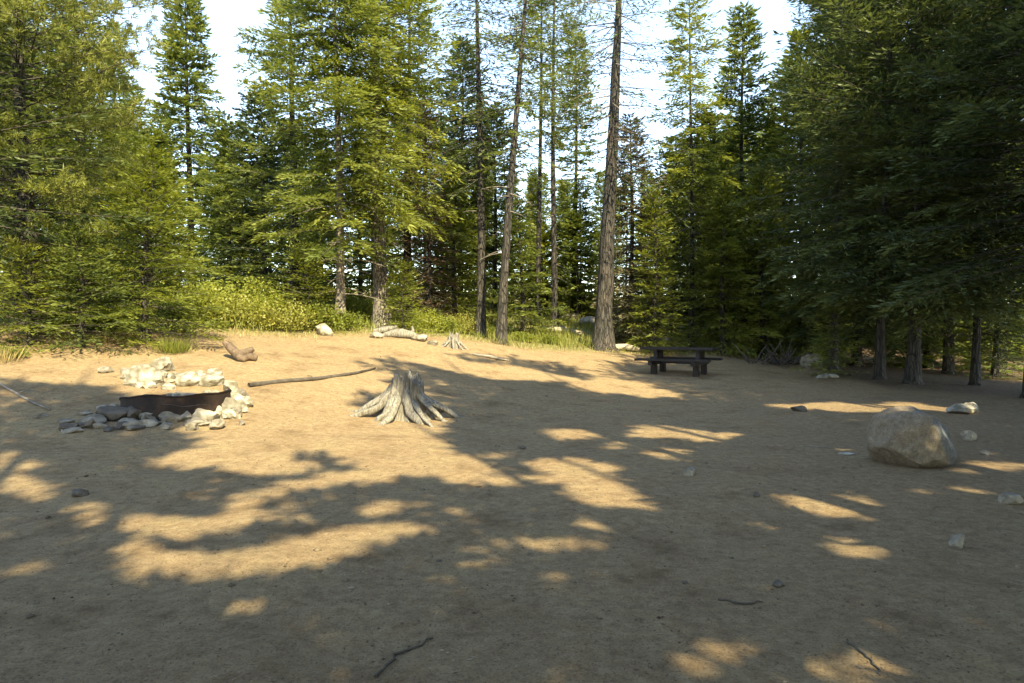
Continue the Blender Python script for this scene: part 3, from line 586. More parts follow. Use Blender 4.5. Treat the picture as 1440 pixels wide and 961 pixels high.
# ---- forest behind
protos = []
for i, (Ht, Rr, mt, pf, bs, rr) in enumerate([(17, 1.9, 'fir', prof_spire, .05, .17), (19, 2.1, 'fir', prof_spire, .1, .19), (14, 1.8, 'bright', prof_fir, .03, .14), (21, 1.8, 'fir', prof_spire, .35, .2), (12, 1.6, 'bright', prof_fir, .03, .12)]):
    protos.append(build_conifer(300+i, Ht, Rr, base=bs, r0=rr, per=6, spacing=.36, tw=9, kb=5, blade=(.30, .12), prof=pf, e_low=-.3, droop=.25)+(Ht, mt))
rf = random.Random(4); placed = []; src = {}
rows = [(-150, 600, 38, 52, 24), (600, 1090, 36, 56, 26), (1090, 1600, 28, 48, 20), (-200, 1650, 56, 95, 44)]
for (p0, p1, d0, d1, n) in rows:
    for k in range(n):
        for _try in range(30):
            px = rf.uniform(p0, p1); d = rf.uniform(d0, d1); x = (px-CX)/F*d
            if all((x-a)**2+(d-b)**2 > 2.6**2 for a, b in placed): break
        placed.append((x, d)); i = rf.choice([0, 1, 2, 3, 4, 0, 2])
        # keep the sky gaps of the photograph open
        cap = np.interp(px, [-200, 150, 300, 345, 380, 560, 615, 700, 760, 850, 900, 935, 1000, 1012, 1040, 1090, 1110, 1200, 1700], [-50, 0, 190, 200, 190, 60, 150, 190, 235, 240, 240, 230, 150, 190, 110, 150, 60, -100, -100])
        zt = CAM_Z + (460-cap)/F*d; g = at(px, d).z if d < 120 else 3
        sc = min(1.15, max(.35, (zt-g)/protos[i][4]*rf.uniform(.8, 1.0)))
        zone = 'left' if px < 480 else ('middle' if px < 1100 else 'right')
        lab = {'left': 'distant conifer of the background wood at left', 'middle': 'distant conifer of the background wood behind the tall trunks', 'right': 'distant conifer of the background wood behind the dark right stand'}[zone] + (' , farther row' if d > 56 else ' , nearer row')
        lab = lab.replace(' ,', ',')
        grp = 'background conifers %s %s' % (zone, 'far' if d > 56 else 'near')
        loc = Vector((x, d, float(hgt(x, d))-.05))
        if i not in src:
            src[i] = tree_obj(protos[i][:3], 'conifer', protos[i][5], loc, rf.uniform(0, 6.28), lab, group=grp); src[i].scale = (sc,)*3
        else: copy_tree(src[i], loc, rf.uniform(0, 6.28), lab, scale=sc, group=grp)

# ---- trees outside the picture to the right, behind and left of the viewer (they shade the clearing)
off = [(8.5, -1.5), (12.0, 4.2), (2.3, -5.2), (6.2, -4.4), (0.0, -4.2), (8.5, -6.5), (12.5, -2.0), (15.5, 2.5), (3.0, -9.5), (-3.8, -7.5), (12.5, -8.0), (7.5, -12.0), (17.5, -5.0), (16.5, 8.5), (20.0, 4.0), (-1.0, -13.5), (13.5, -13.5), (19.5, -11), (19.0, 12.0), (-7.2, -4.6), (5.9, .7), (13.4, 9.2), (-5, -11), (11.0, 6.0), (7.6, 2.6), (14.6, 11.2)]
off = [(x*.988+y*.156, y*.988-x*.156) for x, y in off]+[(13.0, 6.6), (16.5, 11.5)]
for k, (x, y) in enumerate(off):
    Ht = rf.uniform(16.5, 19.5)
    z = H(x, y)
    m = build_conifer(500+k, Ht, rf.uniform(3.0, 3.7), base=.22, r0=.2, per=5, spacing=.46, tw=12, kb=6, blade=(.32, .14), prof=prof_column, e_low=-.2, clumpy=.5, limb_r=.012, carve=(x, y, z))
    tree_obj(m, 'fir_tree', 'dark', (x, y, z), 0, 'tall dark fir outside the picture, shading the clearing from the right', group='firs outside the picture')
src6 = None
for k, (x, y) in enumerate([(-18, -2), (-22, 6), (-14, -14)]):
    i = k % 2
    copy_tree(src[i], (x, y, H(x, y)), k*1.3, 'tall conifer outside the picture, left of and behind the viewer', scale=1.0, group='conifers outside the picture at left')

# ------------------------------------------------------------------ shrubs, grass
def shrub_mesh(seed, R, Ht, n, lf=(.085, .05)):
    rng = np.random.RandomState(seed)
    T = Tubes(); P = []; D = []; NB = []; TI = []
    ns = 34
    for i in range(ns):
        az = rng.uniform(0, 6.28); rr = R*math.sqrt(rng.rand()); hh = Ht*(1-.55*(rr/R)**2)*rng.uniform(.6, 1.08)
        tip = np.array([math.cos(az)*rr, math.sin(az)*rr, hh]); b = tip*[.25, .25, 0]
        mid = (b+tip)/2+rng.normal(size=3)*.06
        T.add([b-[0, 0, .05], mid, tip], [.011, .008, .003], 3, cap=False)
        m = n//ns; f = rng.rand(m)**.5
        q = b+(tip-b)*f[:, None]+rng.normal(size=(m, 3))*(.05+.075*f[:, None])*(R/.8)
        q[:, 2] = np.maximum(q[:, 2], .02)
        P.append(q); d = rng.normal(size=(m, 3)); d[:, 2] = np.abs(d[:, 2])*.8; D.append(d+[math.cos(az)*.4, math.sin(az)*.4, .3])
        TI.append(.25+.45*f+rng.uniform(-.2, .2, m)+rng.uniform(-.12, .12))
    P = np.concatenate(P); D = np.concatenate(D); TI = np.concatenate(TI); k = len(P)
    me = blades_mesh('leaves', P, D, lf[0]*rng.uniform(.7, 1.3, k), lf[1]*rng.uniform(.8, 1.3, k), np.clip(TI, 0, 1), rng)
    return T.mesh('stems'), me
SH = [shrub_mesh(700, 1.0, 1.1, 4200), shrub_mesh(701, .8, .75, 3200), shrub_mesh(702, 1.2, .9, 4200)]
shrub_src = {}
shr = [ # px, d, variant, scale, label
    (250, 17.9, 1, .9, 'yellow-green shrub right of the bright young fir'), (292, 18.6, 0, 1.0, 'rounded yellow shrub below the narrow spire fir'), (330, 18.9, 2, .9, 'spreading yellow shrub in the middle of the shrub bank'),
    (372, 19.3, 0, 1.0, 'leafy yellow-green shrub at the back of the shrub bank'), (405, 19.0, 2, .9, 'wide sunlit shrub below the dense olive fir'), (446, 19.6, 1, 1.0, 'sunlit shrub just left of the pale bare trunk'), (480, 20.3, 1, .85, 'low shrub touching the left twin trunk'),
    (312, 21.0, 0, 1.2, 'tall shrub rising behind the yellow shrub bank'), (352, 22.0, 0, 1.3, 'darker shrub behind the middle of the shrub bank'), (560, 22.4, 1, .85, 'green shrub right of the pale bare trunk'), (592, 23.0, 0, .8, 'round shrub below the rusty dead fir'),
    (622, 24.0, 1, .85, 'shrub between the dead fir and the dark trunk'), (650, 25.0, 2, .75, 'low spreading shrub left of the dark central trunk'), (734, 25, 1, .7, 'small shrub between the leaning trunk and the pine'), (772, 25.5, 1, .6, 'small shrub at the foot of the slender pine'),
    (6, 12.3, 1, .42, 'tiny dusty shrub cut by the left edge'), (150, 15.9, 1, .8, 'pale shrub at the foot of the bright young fir'), (86, 15.0, 1, .75, 'shrub at the foot of the big left pine'), (690, 26.5, 1, .7, 'shrub behind the two central trunks'), (905, 27, 1, .8, 'shrub under the fresh green young fir'), (1145, 25.5, 1, .8, 'dark shrub between brush pile and right stand'), (508, 24.5, 0, 1.1, 'shrub in the shade behind the pale trunk'), (458, 24.5, 0, 1.2, 'shaded shrub behind the twin trunks')]
for (px, d, v, s, lab) in shr:
    loc = at(px, d)
    if v not in shrub_src:
        e = empty('shrub', loc, px); e.scale = (s,)*3; tag(e, lab, 'shrub', 'shrubs along the edge of the clearing')
        link('stems', SH[v][0], M['limb'], e); link('leaves', SH[v][1], M[['shrub', 'bright', 'dryshrub'][v]], e); shrub_src[v] = e
    else: copy_tree(shrub_src[v], loc, px, lab, scale=(s, s, s*R2.uniform(.6, 1.05)))

def grass_patch(name, pts, hts, mat, seed, wid=.012):
    rng = np.random.RandomState(seed); n = len(pts)
    D = rng.normal(size=(n, 3))*.35; D[:, 2] = 1
    me = blades_mesh(name, pts, D, hts, np.full(n, wid)*rng.uniform(.7, 1.4, n), np.clip(rng.normal(.5, .22, n), 0, 1), rng)
    return me
rg = np.random.RandomState(77)
def scatter(n, x0, x1, y0, y1, fn):
    x = rg.uniform(x0, x1, n); y = rg.uniform(y0, y1, n); k = fn(x, y); x, y = x[k], y[k]
    return np.stack([x, y, hgt(x, y)-.01], 1)
def grass_zone(x, y):
    px = CX+F*x/y; ov = y-edge_depth(x, y)
    dens = np.clip((ov+.5)/2.0, 0, 1)*(px < 1110)
    dens = dens*(.35+.65*(vnoise(x*.9, y*.9) > -.08))
    return rg.rand(len(x)) < dens
pts = scatter(90000, -20, 12, 13, 36, grass_zone)
me = grass_patch('grass', pts, rg.uniform(.10, .34, len(pts))*(1+.9*(vnoise(pts[:, 0]*.5, pts[:, 1]*.5) > .05)), None, 1, .02)
tag(link('meadow_grass', me, M['grass']), 'yellow-green grass and herbs covering the ground beyond the bare dirt', 'grass', kind='stuff')
def dry_zone(x, y):
    px = CX+F*x/y; ov = y-edge_depth(x, y)
    dens = np.exp(-((ov+.1)/.75)**2)*(px < 1110)*.8
    return rg.rand(len(x)) < dens*(.2+.8*(vnoise(x*1.3+5, y*1.3) > 0))
pts = scatter(60000, -18, 10, 12, 28, dry_zone)
me = grass_patch('dry_grass', pts, rg.uniform(.05, .2, len(pts)), None, 2, .014)
tag(link('dry_grass', me, M['dry']), 'dry straw-coloured grass fringe where the dirt ends', 'dry grass', kind='stuff')
def tuft(px, py, R, Ht, n, label, mat='grass', seed=3):
    o = on_ground(px, py); r = np.random.RandomState(seed)
    p = r.normal(size=(n, 3))*R*.45; p[:, 2] = hgt(p[:, 0]+o.x, p[:, 1]+o.y)-o.z-.01
    D = p*[1.6/R, 1.6/R, 0]*.35+r.normal(size=(n, 3))*.2; D[:, 2] = 1
    me = blades_mesh('grass_tuft', p, D, Ht*r.uniform(.5, 1.1, n), np.full(n, .012), np.clip(r.normal(.5, .2, n), 0, 1), r)
    tag(link('grass_tuft', me, M[mat], loc=o), label, 'grass tuft', 'grass tufts on the clearing')
tuft(243, 497, .30, .36, 420, 'olive grass tuft standing alone behind the fire ring')
tuft(135, 482, .32, .22, 300, 'low dry grass tuft left of the olive one', 'dry', 4)
tuft(185, 476, .35, .2, 260, 'faint straw tuft in front of the bright young fir', 'dry', 5)
tuft(4, 510, .25, .3, 200, 'dusty grass tuft at the left picture edge', 'dry', 6)

# ------------------------------------------------------------------ rocks
def rock_mesh(seed, size, planes=17, rough=.06, sub=4, flat=0.0):
    rng = np.random.RandomState(seed)
    bm = bmesh.new(); bmesh.ops.create_icosphere(bm, subdivisions=sub, radius=1)
    Nn = rng.normal(size=(planes, 3)); Nn /= np.linalg.norm(Nn, axis=1)[:, None]; dd = rng.uniform(.60, .98, planes)
    off = Vector(rng.rand(3)*50)
    for v in bm.verts:
        d = np.array(v.co.normalized()); q = Nn@d
        r = min([1.08]+[dd[i]/q[i] for i in range(planes) if q[i] > .15])
        vv = Vector(d*r)
        vv += Vector(d)*(mn.noise(vv*2.2+off)*rough*2+mn.noise(vv*6+off)*rough*.7)
        v.co = Vector((vv.x*size[0], vv.y*size[1], vv.z*size[2]))
    for f in bm.faces: f.smooth = True
    me = bpy.data.meshes.new('rock'); bm.to_mesh(me); bm.free(); me.set_sharp_from_angle(angle=math.radians(24)); return me
def rock(px, py, wpx, hpx, mat, label, seed, name='stone', cat='stone', group=None, depth=.8, sink=.25, sub=4, rz=0):
    o = on_ground(px, py); m_px = o.y/F; w = wpx*m_px/2*1.08; h = hpx*m_px/2/(1-sink)*1.05
    me = rock_mesh(seed, (w, w*depth, h), sub=sub)
    ob = link(name, me, M[mat], loc=(o.x*(o.y+w*depth*.5)/o.y, o.y+w*depth*.5, o.z+h*(1-2*sink)), rz=rz)
    tag(ob, label, cat, group); return ob

# the boulder
def boulder():
    o = on_ground(1283, 661); k = o.y/F
    bm = bmesh.new(); bmesh.ops.create_icosphere(bm, subdivisions=6, radius=1)
    W = 60*k; Hh = 86*k
    pl = [((-1, -.15, .25), .93), ((-.72, -.1, .75), .96), ((-.1, -.1, 1), .84), ((.45, -.1, .9), .80), ((.93, -.1, .42), .86), ((.5, -.85, .1), .90), ((-.35, -.93, .05), .88), ((.75, -.55, .55), .80), ((-.5, -.6, .55), .93), ((0, .9, .5), .85), ((-.55, -.35, -.9), .80), ((1, 0, -.3), .95), ((.2, -.6, -.8), .86)]
    pl = [(Vector(n).normalized(), d) for n, d in pl]
    off = Vector((3.1, 7.7, 1.2))
    for v in bm.verts:
        d = v.co.normalized(); cand = sorted([dd/d.dot(n) for n, dd in pl if d.dot(n) > .25]+[1.05])
        r = cand[0]
        if len(cand) > 1: r = cand[0]-.012*math.exp(-(cand[1]-cand[0])/.05)
        vv = d*r
        vv += d*(mn.noise(vv*1.7+off)*.07+mn.noise(vv*5+off)*.03+mn.noise(vv*14+off)*.014-abs(mn.noise(vv*3+off*2))*.03)
        # ledge near the foot on the left
        v.co = Vector((vv.x*W, vv.y*W*.85, vv.z*Hh*.64))
    for f in bm.faces: f.smooth = True
    me = bpy.data.meshes.new('boulder'); bm.to_mesh(me); bm.free()
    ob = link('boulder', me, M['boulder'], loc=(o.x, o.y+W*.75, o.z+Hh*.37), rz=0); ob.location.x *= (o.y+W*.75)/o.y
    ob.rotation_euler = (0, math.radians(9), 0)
    tag(ob, 'large rounded boulder, coloured lit buff on the left and shaded blue-grey on the right, alone on the dirt', 'boulder')
boulder()
rock(1352, 582, 40, 13, 'palestone', 'pale flat stone behind the boulder, right of it', 21, rz=.3)
rock(1366, 577, 24, 10, 'palestone', 'small pale stone resting beside the pale flat stone', 26, rz=.8)
rock(1362, 621, 20, 13, 'stone', 'small grey stone just right of the boulder', 22)
rock(1421, 711, 30, 17, 'stone', 'grey stone near the right picture edge, with a dark underside', 23)
rock(1345, 771, 22, 20, 'stone', 'brownish stone below the boulder, nearest of the right-hand stones', 24)
rock(1385, 640, 12, 6, 'stone', 'pebble right of the boulder, between two grey stones', 25)
rock(1123, 579, 22, 8, 'darkstone', 'flat dark stone left of the boulder on open dirt', 27)
rock(970, 670, 20, 11, 'stone', 'small stone alone in the middle of the clearing', 28)
rock(1063, 699, 12, 6, 'darkstone', 'tiny dark clod right of the middle stone', 29)
rock(1093, 828, 18, 8, 'darkstone', 'dark clod in the lower right foreground', 30)
rock(112, 699, 26, 9, 'darkstone', 'thin dark chunk of bark in the left foreground', 31)
rock(1140, 519, 28, 22, 'stone', 'grey-green stone between the brush pile and the right stand', 32)
rock(1164, 534, 26, 8, 'palestone', 'low pale stone at the left foot of the right stand', 33)
rock(455, 472, 26, 15, 'palestone', 'white stone at the edge of the dirt behind the lying branch', 34)
rock(617, 792, 7, 3, 'darkstone', 'tiny dark pebble in the centre foreground', 35)
rock(735, 632, 9, 4, 'darkstone', 'tiny dark pebble right of the stump', 36)
rock(1190, 640, 20, 3, 'palestone', 'sliver of pale stone just left of the boulder', 37)
rock(963, 822, 9, 4, 'darkstone', 'small dark pebble in the right foreground', 38)
# pale rocks in the wood behind
for i, (px, py, w, h) in enumerate([(772, 446, 40, 12), (805, 452, 34, 10), (830, 460, 30, 14), (788, 466, 26, 8), (985, 478, 38, 9), (932, 483, 34, 8), (650, 452, 24, 8)]):
    rock(px, py, w, h, 'palestone', ['pale rock between pine and thickest trunk, leftmost of the far rocks', 'pale low rock in the far gap left of the thickest trunk', 'pale rock touching the left side of the thickest trunk', 'nearest small pale rock in the gap left of the thickest trunk',
         'bright flat rock directly above the picnic table', 'pale flat rock left of and behind the picnic table', 'small pale rock left of the dark central trunk'][i], 60+i, name='rock', cat='rock', group='pale rocks in the wood')

# ------------------------------------------------------------------ fire ring and its stones
fo = on_ground(224, 588)
ring_c = Vector((fo.x, fo.y+.55, 0)); ring_c.z = H(ring_c.x, ring_c.y)-.13
RR = .74
def ring():
    bm = bmesh.new(); n = 72; rows_ = []
    for (rad, zz) in [(RR, -.08), (RR, .33), (RR-.014, .33), (RR-.014, -.08)]:
        row = []
        for i in range(n):
            a = 2*math.pi*i/n
            dz = .02*math.sin(a*3+1)+.012*math.sin(a*7)
            rr = rad*(1+.02*math.sin(2*a+.4))
            row.append(bm.verts.new((rr*math.cos(a), rr*math.sin(a), zz+(dz if zz > 0 else 0))))
        rows_.append(row)
    for r in range(4):
        A = rows_[r]; B = rows_[(r+1) % 4]
        for i in range(n): bm.faces.new((A[i], A[(i+1) % n], B[(i+1) % n], B[i]))
    me = bpy.data.meshes.new('band'); bm.to_mesh(me); bm.free(); return me
fr = empty('fire_ring', ring_c); fr.rotation_euler = (math.radians(-4), math.radians(-3.5), 0)
tag(fr, 'rusty steel fire ring half buried in piled stones on the left of the clearing', 'fire ring')
link('band', ring(), M['rust'], fr)
T = Tubes(); aa = np.linspace(0, 2*math.pi, 49)
T.add(np.stack([(RR+.004)*(1+.02*np.sin(2*aa+.4))*np.cos(aa), (RR+.004)*(1+.02*np.sin(2*aa+.4))*np.sin(aa), .333+.02*np.sin(aa*3+1)+.012*np.sin(aa*7)], 1), np.full(49, .013), 6, cap=False)
link('rim', T.mesh('rim'), M['rust'], fr)
# ash bed inside
n = 20; V = []; 
for i in range(n):
    for j in range(36):
        r = (RR-.02)*(i/(n-1)); a = 2*math.pi*j/36
        x, y = r*math.cos(a), r*math.sin(a); V.append((x, y, .25+.05*math.cos(r*2.5)+.09*mn.noise(Vector((x*3, y*3, 2)))))
V = np.array(V); idx = np.arange(n*36).reshape(n, 36)
Q = np.stack([idx[:-1], np.roll(idx[:-1], -1, 1), np.roll(idx[1:], -1, 1), idx[1:]], -1).reshape(-1, 4)
ash = link('ash_bed', np_mesh('ash_bed', V, Q, smooth=True), M['ash'], loc=ring_c+Vector((0, 0, .0)))
tag(ash, 'bed of pale ash lying inside the rusty fire ring', 'ash', kind='stuff')
fs = [ # px, py, w, h, mat
    (203, 546, 52, 30, 'palestone', 'largest white stone, at the back left of the fire ring'), (231, 524, 30, 24, 'palestone', 'upright white stone behind the fire ring, topmost of the pile'),
    (262, 544, 40, 20, 'palestone', 'white stone behind the middle of the fire ring'), (298, 543, 44, 18, 'palestone', 'broad pale stone at the back right of the fire ring'), (324, 552, 20, 18, 'palestone', 'pale stone at the right end of the fire ring band'),
    (180, 532, 20, 14, 'stone', None), (150, 525, 22, 9, 'stone', None), (243, 536, 24, 14, 'palestone', None), (281, 534, 22, 12, 'palestone', None), (332, 570, 26, 18, 'palestone', None), (318, 584, 34, 22, 'stone', None),
    (342, 582, 20, 10, 'palestone', None), (288, 596, 42, 20, 'stone', 'buff wedge-shaped stone in front of the right half of the ring'), (262, 594, 26, 15, 'stone', None), (240, 594, 30, 14, 'stone', None), (210, 590, 40, 13, 'stone', 'long grey stone leaning on the left front of the ring'),
    (190, 590, 36, 18, 'darkstone', None), (160, 592, 44, 20, 'darkstone', 'flat dark slab left of the fire ring'), (128, 598, 36, 14, 'stone', 'grey slab farthest left of the ring'), (206, 602, 34, 12, 'stone', None), (176, 604, 30, 9, 'darkstone', None), (236, 604, 26, 10, 'stone', None), (146, 580, 24, 9, 'stone', None),
    (104, 610, 28, 8, 'stone', None), (270, 606, 22, 12, 'stone', None), (306, 604, 30, 14, 'stone', None), (306, 585, 22, 14, 'palestone', None),
    (120, 585, 22, 7, 'stone', None), (92, 596, 20, 6, 'stone', None), (60, 588, 22, 5, 'stone', None), (340, 598, 14, 7, 'stone', None)]
rq = random.Random(3)
for _ in range(26):
    a_ = rq.uniform(0, 1); fs.append((185+a_*140-10+rq.uniform(-8, 8), 592+rq.uniform(-4, 14)-6*a_, rq.uniform(14, 30), rq.uniform(6, 12), rq.choice(['stone', 'stone', 'palestone' if a_ > .5 else 'darkstone']), None))
for _ in range(14):
    fs.append((rq.uniform(95, 200), rq.uniform(578, 608), rq.uniform(14, 30), rq.uniform(6, 12), rq.choice(['stone', 'darkstone']), None))
for _ in range(10):
    fs.append((rq.uniform(170, 330), rq.uniform(530, 550), rq.uniform(12, 26), rq.uniform(7, 14), 'palestone', None))
for _ in range(9):
    fs.append((rq.uniform(318, 350), rq.uniform(555, 605), rq.uniform(12, 26), rq.uniform(8, 16), rq.choice(['stone', 'palestone']), None))
for i, (px, py, w, h, mt, lab) in enumerate(fs):
    g = 'stones around the fire ring'
    if lab is None:
        lab = {'palestone': 'smaller whitish stone piled around the back and right of the fire ring', 'stone': 'smaller grey or buff stone piled around the fire ring', 'darkstone': 'smaller dark stone piled at the left front of the fire ring'}[mt]
        g += ' '+{'palestone': 'white', 'stone': 'grey', 'darkstone': 'dark'}[mt]
    o = on_ground(px, py)
    rock(px, py, w, h, mt, lab, 200+i, group=g, depth=.7, sink=.24, rz=i*.7 if w < 40 else 0)

for i in range(22):
    a_ = rq.uniform(0, 6.28); r_ = RR*.82*math.sqrt(rq.random()); s_ = rq.uniform(.05, .13)
    ob = link('stone', rock_mesh(400+i, (s_, s_*.8, s_*.6), sub=3), M['palestone' if i % 3 else 'stone'], loc=ring_c+Vector((r_*math.cos(a_), r_*math.sin(a_), .30)), rz=a_)
    tag(ob, 'pale stone lying in the ash inside the rusty fire ring', 'stone', 'stones inside the fire ring')

# ------------------------------------------------------------------ stump
def stump(px, py, Wpx, Hpx, label, seed, mat='weather', nroot=15, name='tree_stump', topr=.31):
    o = on_ground(px, py); k = o.y/F; W = Wpx*k/2; Hh = Hpx*k
    rng = np.random.RandomState(seed)
    e = empty(name, (o.x, o.y+W*.45, H(o.x, o.y+W*.45))); tag(e, label, 'stump')
    # body: lobed, jagged top
    nz, na = 16, 96; V = []
    ph = rng.rand(4)*6
    for i in range(nz):
        t = i/(nz-1)
        for j in range(na):
            a = 2*math.pi*j/na
            lobe = .5+.5*math.cos(a*7+ph[0]+.6*math.sin(a*2+ph[1])); fl = (1-t)**1.9
            r = W*(topr-.02*t+fl*(.06+.22*lobe))*(1+.10*math.sin(3*a+ph[2]))+W*.022*math.sin(a*23+ph[3]+t*1.2)+W*.012*math.sin(a*41+t*2)
            jag = Hh*(.88+.12*math.sin(a*2+ph[1])+.07*math.sin(a*9+ph[2])+.05*math.sin(a*17+ph[0]))
            V.append((r*math.cos(a)+W*.06*t, r*math.sin(a), -.05+(jag+.05)*t))
    # inner rotten hollow
    for (rf_, dz) in [(.78, -.04), (.5, -.14), (.12, -.18)]:
        for j in range(na):
            b = V[(nz-1)*na+j]; V.append((W*.06+(b[0]-W*.06)*rf_, b[1]*rf_, b[2]+dz*Hh*3*(.6+.4*rng.rand()*.5)))
    V = np.array(V); m = nz+3; idx = np.arange(m*na).reshape(m, na)
    Q = np.stack([idx[:-1], np.roll(idx[:-1], -1, 1), np.roll(idx[1:], -1, 1), idx[1:]], -1).reshape(-1, 4)
    link('stump_body', np_mesh('stump_body', V, Q, smooth=True), M[mat], e)
    for i in range(nroot):
        a = 2*math.pi*i/nroot+rng.uniform(-.15, .15); hd = np.array([math.cos(a), math.sin(a), 0]); sd = np.array([-math.sin(a), math.cos(a), 0])
        L = W*rng.uniform(.80, 1.12)*(1.05 if abs(math.cos(a)) > .6 else .9); h0 = Hh*rng.uniform(.42, .74); tt = np.linspace(0, 1, 9)
        bend = rng.uniform(-.32, .32)
        rr = W*.20+(L-W*.20)*tt
        zz = h0*((1-tt)**rng.uniform(1.25, 2.1)); zz = zz+Hh*.03*np.sin(tt*9+rng.rand()*6)*(tt > .1)*(tt < .9)
        ax = rr[:, None]*hd+(bend*W*tt**2)[:, None]*sd+zz[:, None]*np.array([0, 0, 1])
        wx = e.location
        gz = hgt(ax[:, 0]+wx.x, ax[:, 1]+wx.y)-wx.z; ax[:, 2] = np.maximum(ax[:, 2], 0)+gz*tt+.015
        ax[-1, 2] -= .05; ax[-2, 2] -= .02
        T = Tubes(); lob = 1+.22*np.cos(np.arange(10)*2*math.pi/10*3+rng.rand()*6)[None, :]+.08*rng.normal(size=(9, 10))
        T.add(ax, W*rng.uniform(.055, .11)*(1-tt*rng.uniform(.3, .65)), 10, lob); link('root', T.mesh('root'), M[mat], e)
    return e
stump(562, 593, 150, 62, 'grey weathered stump with splayed roots in the middle of the clearing', 5)
stump(636, 490, 44, 20, 'small bleached stump at the far edge of the dirt, left of the tall trunks', 9, mat='weather', nroot=8)

def wood_piece(name, px, py, pts, rads, mat, label, cat, sides=10, seed=0, forks=()):
    o = on_ground(px, py); rng = np.random.RandomState(seed); T = Tubes()
    pts = np.array(pts, float)
    def drop(p, q=None):
        p = p.copy(); p[:, 2] += hgt(p[:, 0]+o.x, p[:, 1]+o.y)-o.z; return p
    T.add(drop(pts), rads, sides, 1+.12*rng.normal(size=(len(pts), sides)))
    for (fp, frad) in forks:
        fp = np.array(fp, float); T.add(drop(fp), frad, 7, 1+.12*rng.normal(size=(len(fp), 7)))
    ob = link(name, T.mesh(name), M[mat], loc=o); tag(ob, label, cat); return ob
# forked root log at (335,495)
wood_piece('broken_log', 336, 508, [(-.34, .1, .33), (-.22, .06, .26), (-.08, .02, .16), (.06, -.02, .08), (.16, -.04, .02)], [.05, .075, .10, .10, .06], 'rot', 'short brown broken root chunk tilted on the dirt behind the fire ring', 'log', seed=2,
           forks=[([(0, 0, .1), (.12, .05, .16), (.26, .12, .24)], [.1, .09, .05]), ([(.02, 0, .08), (.2, .08, .08), (.33, .1, .05)], [.11, .10, .06])])
# long thin branch (345,548)->(528,520)
a0 = on_ground(352, 543); a1 = on_ground(430, 535); a2 = on_ground(528, 521)
def poly_on_ground(name, pix, rads, mat, label, cat, lift=.02, twigs=(), grp=None):
    P = np.array([list(on_ground(*p)) for p in pix]); o = P[0].copy(); P[:, 2] += lift
    t = np.linspace(0, 1, len(P)); tt = np.linspace(0, 1, 14); C = np.stack([np.interp(tt, t, P[:, i]) for i in range(3)], 1)
    rr = np.random.RandomState(len(pix)*7+int(pix[0][0])); C[:, :2] += rr.normal(size=(14, 2))*.008
    T = Tubes(); T.add(C-o, np.interp(tt, t, rads), 6)
    for (f, dx, dy, dz) in twigs:
        b = C[int(f*13)]-o; T.add([b, b+np.array([dx, dy, dz])*.5+[0, 0, .02], b+np.array([dx, dy, dz])], [.012, .009, .005], 4)
    ob = link(name, T.mesh(name), M[mat], loc=o); tag(ob, label, cat, grp)
poly_on_ground('fallen_branch', [(350, 545), (400, 539), (450, 535), (500, 527), (528, 520)], [.05, .045, .04, .03, .02], 'limb', 'long thin fallen branch lying between the fire ring and the stump', 'branch', .03, [(.5, -.2, .2, .05), (.8, .15, .18, .04)])
poly_on_ground('fallen_branch', [(0, 542), (30, 560), (70, 578)], [.02, .022, .01], 'grey_limb', 'thin grey branch at the left picture edge, left of the ring stones', 'branch', .02, [(.4, .2, .1, .03)])
poly_on_ground('stick', [(528, 955), (560, 925), (610, 898)], [.006, .007, .004], 'limb', 'thin curved twig in the bottom centre foreground', 'twig', .006)
poly_on_ground('stick', [(62, 452), (90, 473), (116, 472)], [.03, .03, .02], 'limb', 'short dark stick on the dirt in front of the big left pine', 'twig', .02)
poly_on_ground('stick', [(1190, 905), (1222, 930), (1240, 958)], [.005, .006, .004], 'limb', 'thin twig in the bottom right foreground', 'twig', .006)
poly_on_ground('stick', [(1130, 628), (1165, 631)], [.008, .006], 'grey_limb', 'short pale twig left of the boulder', 'twig', .008)
poly_on_ground('stick', [(1010, 846), (1042, 852), (1070, 850)], [.005, .006, .003], 'limb', 'short dark twig in the right foreground', 'twig', .006)
# bleached root mass (555,465)
wood_piece('driftwood_log', 566, 476, [(-.55, 0, .04), (-.3, .05, .10), (0, 0, .13), (.3, .05, .12), (.5, .1, .05)], [.06, .11, .13, .10, .04], 'weather', 'bleached root log lying at the foot of the pale bare trunk', 'log', seed=4,
           forks=[([(.2, 0, .1), (.30, .05, .26), (.26, .1, .36)], [.06, .045, .02]), ([(.1, 0, .1), (-.15, .1, .22), (-.3, .25, .2)], [.06, .045, .02])])
wood_piece('driftwood_log', 540, 470, [(-.3, 0, .05), (0, .05, .12), (.35, .2, .22)], [.07, .09, .04], 'weather', 'shorter grey wood chunk left of the bleached root log', 'log', seed=5)
rock(590, 480, 24, 10, 'palestone', 'pale stone at the right end of the bleached root log', 91)
rock(528, 476, 22, 9, 'palestone', 'pale stone at the left end of the bleached root log', 92)
rock(610, 486, 16, 7, 'stone', 'grey stone between the root log and the small bleached stump', 93)
for i, (px, py, l, lab) in enumerate([(792, 470, 1.6, 'grey fallen log in the grass left of the thickest trunk'), (880, 494, 1.1, 'bleached log end beside the foot of the thickest trunk'), (965, 473, 1.8, 'pale fallen log behind the picnic table'), (1255, 513, 2.4, 'pale fallen log lying between the trunks of the right stand'), (610, 447, 1.5, 'fallen log in the grass below the rusty dead fir')]):
    wood_piece('fallen_log', px, py, [(-l/2, 0, .1), (-l/4, .03, .14), (0, 0, .15), (l/4, -.05, .13), (l/2, 0, .1)], [.08, .11, .12, .11, .07], 'driftwood', lab, 'log', seed=20+i)
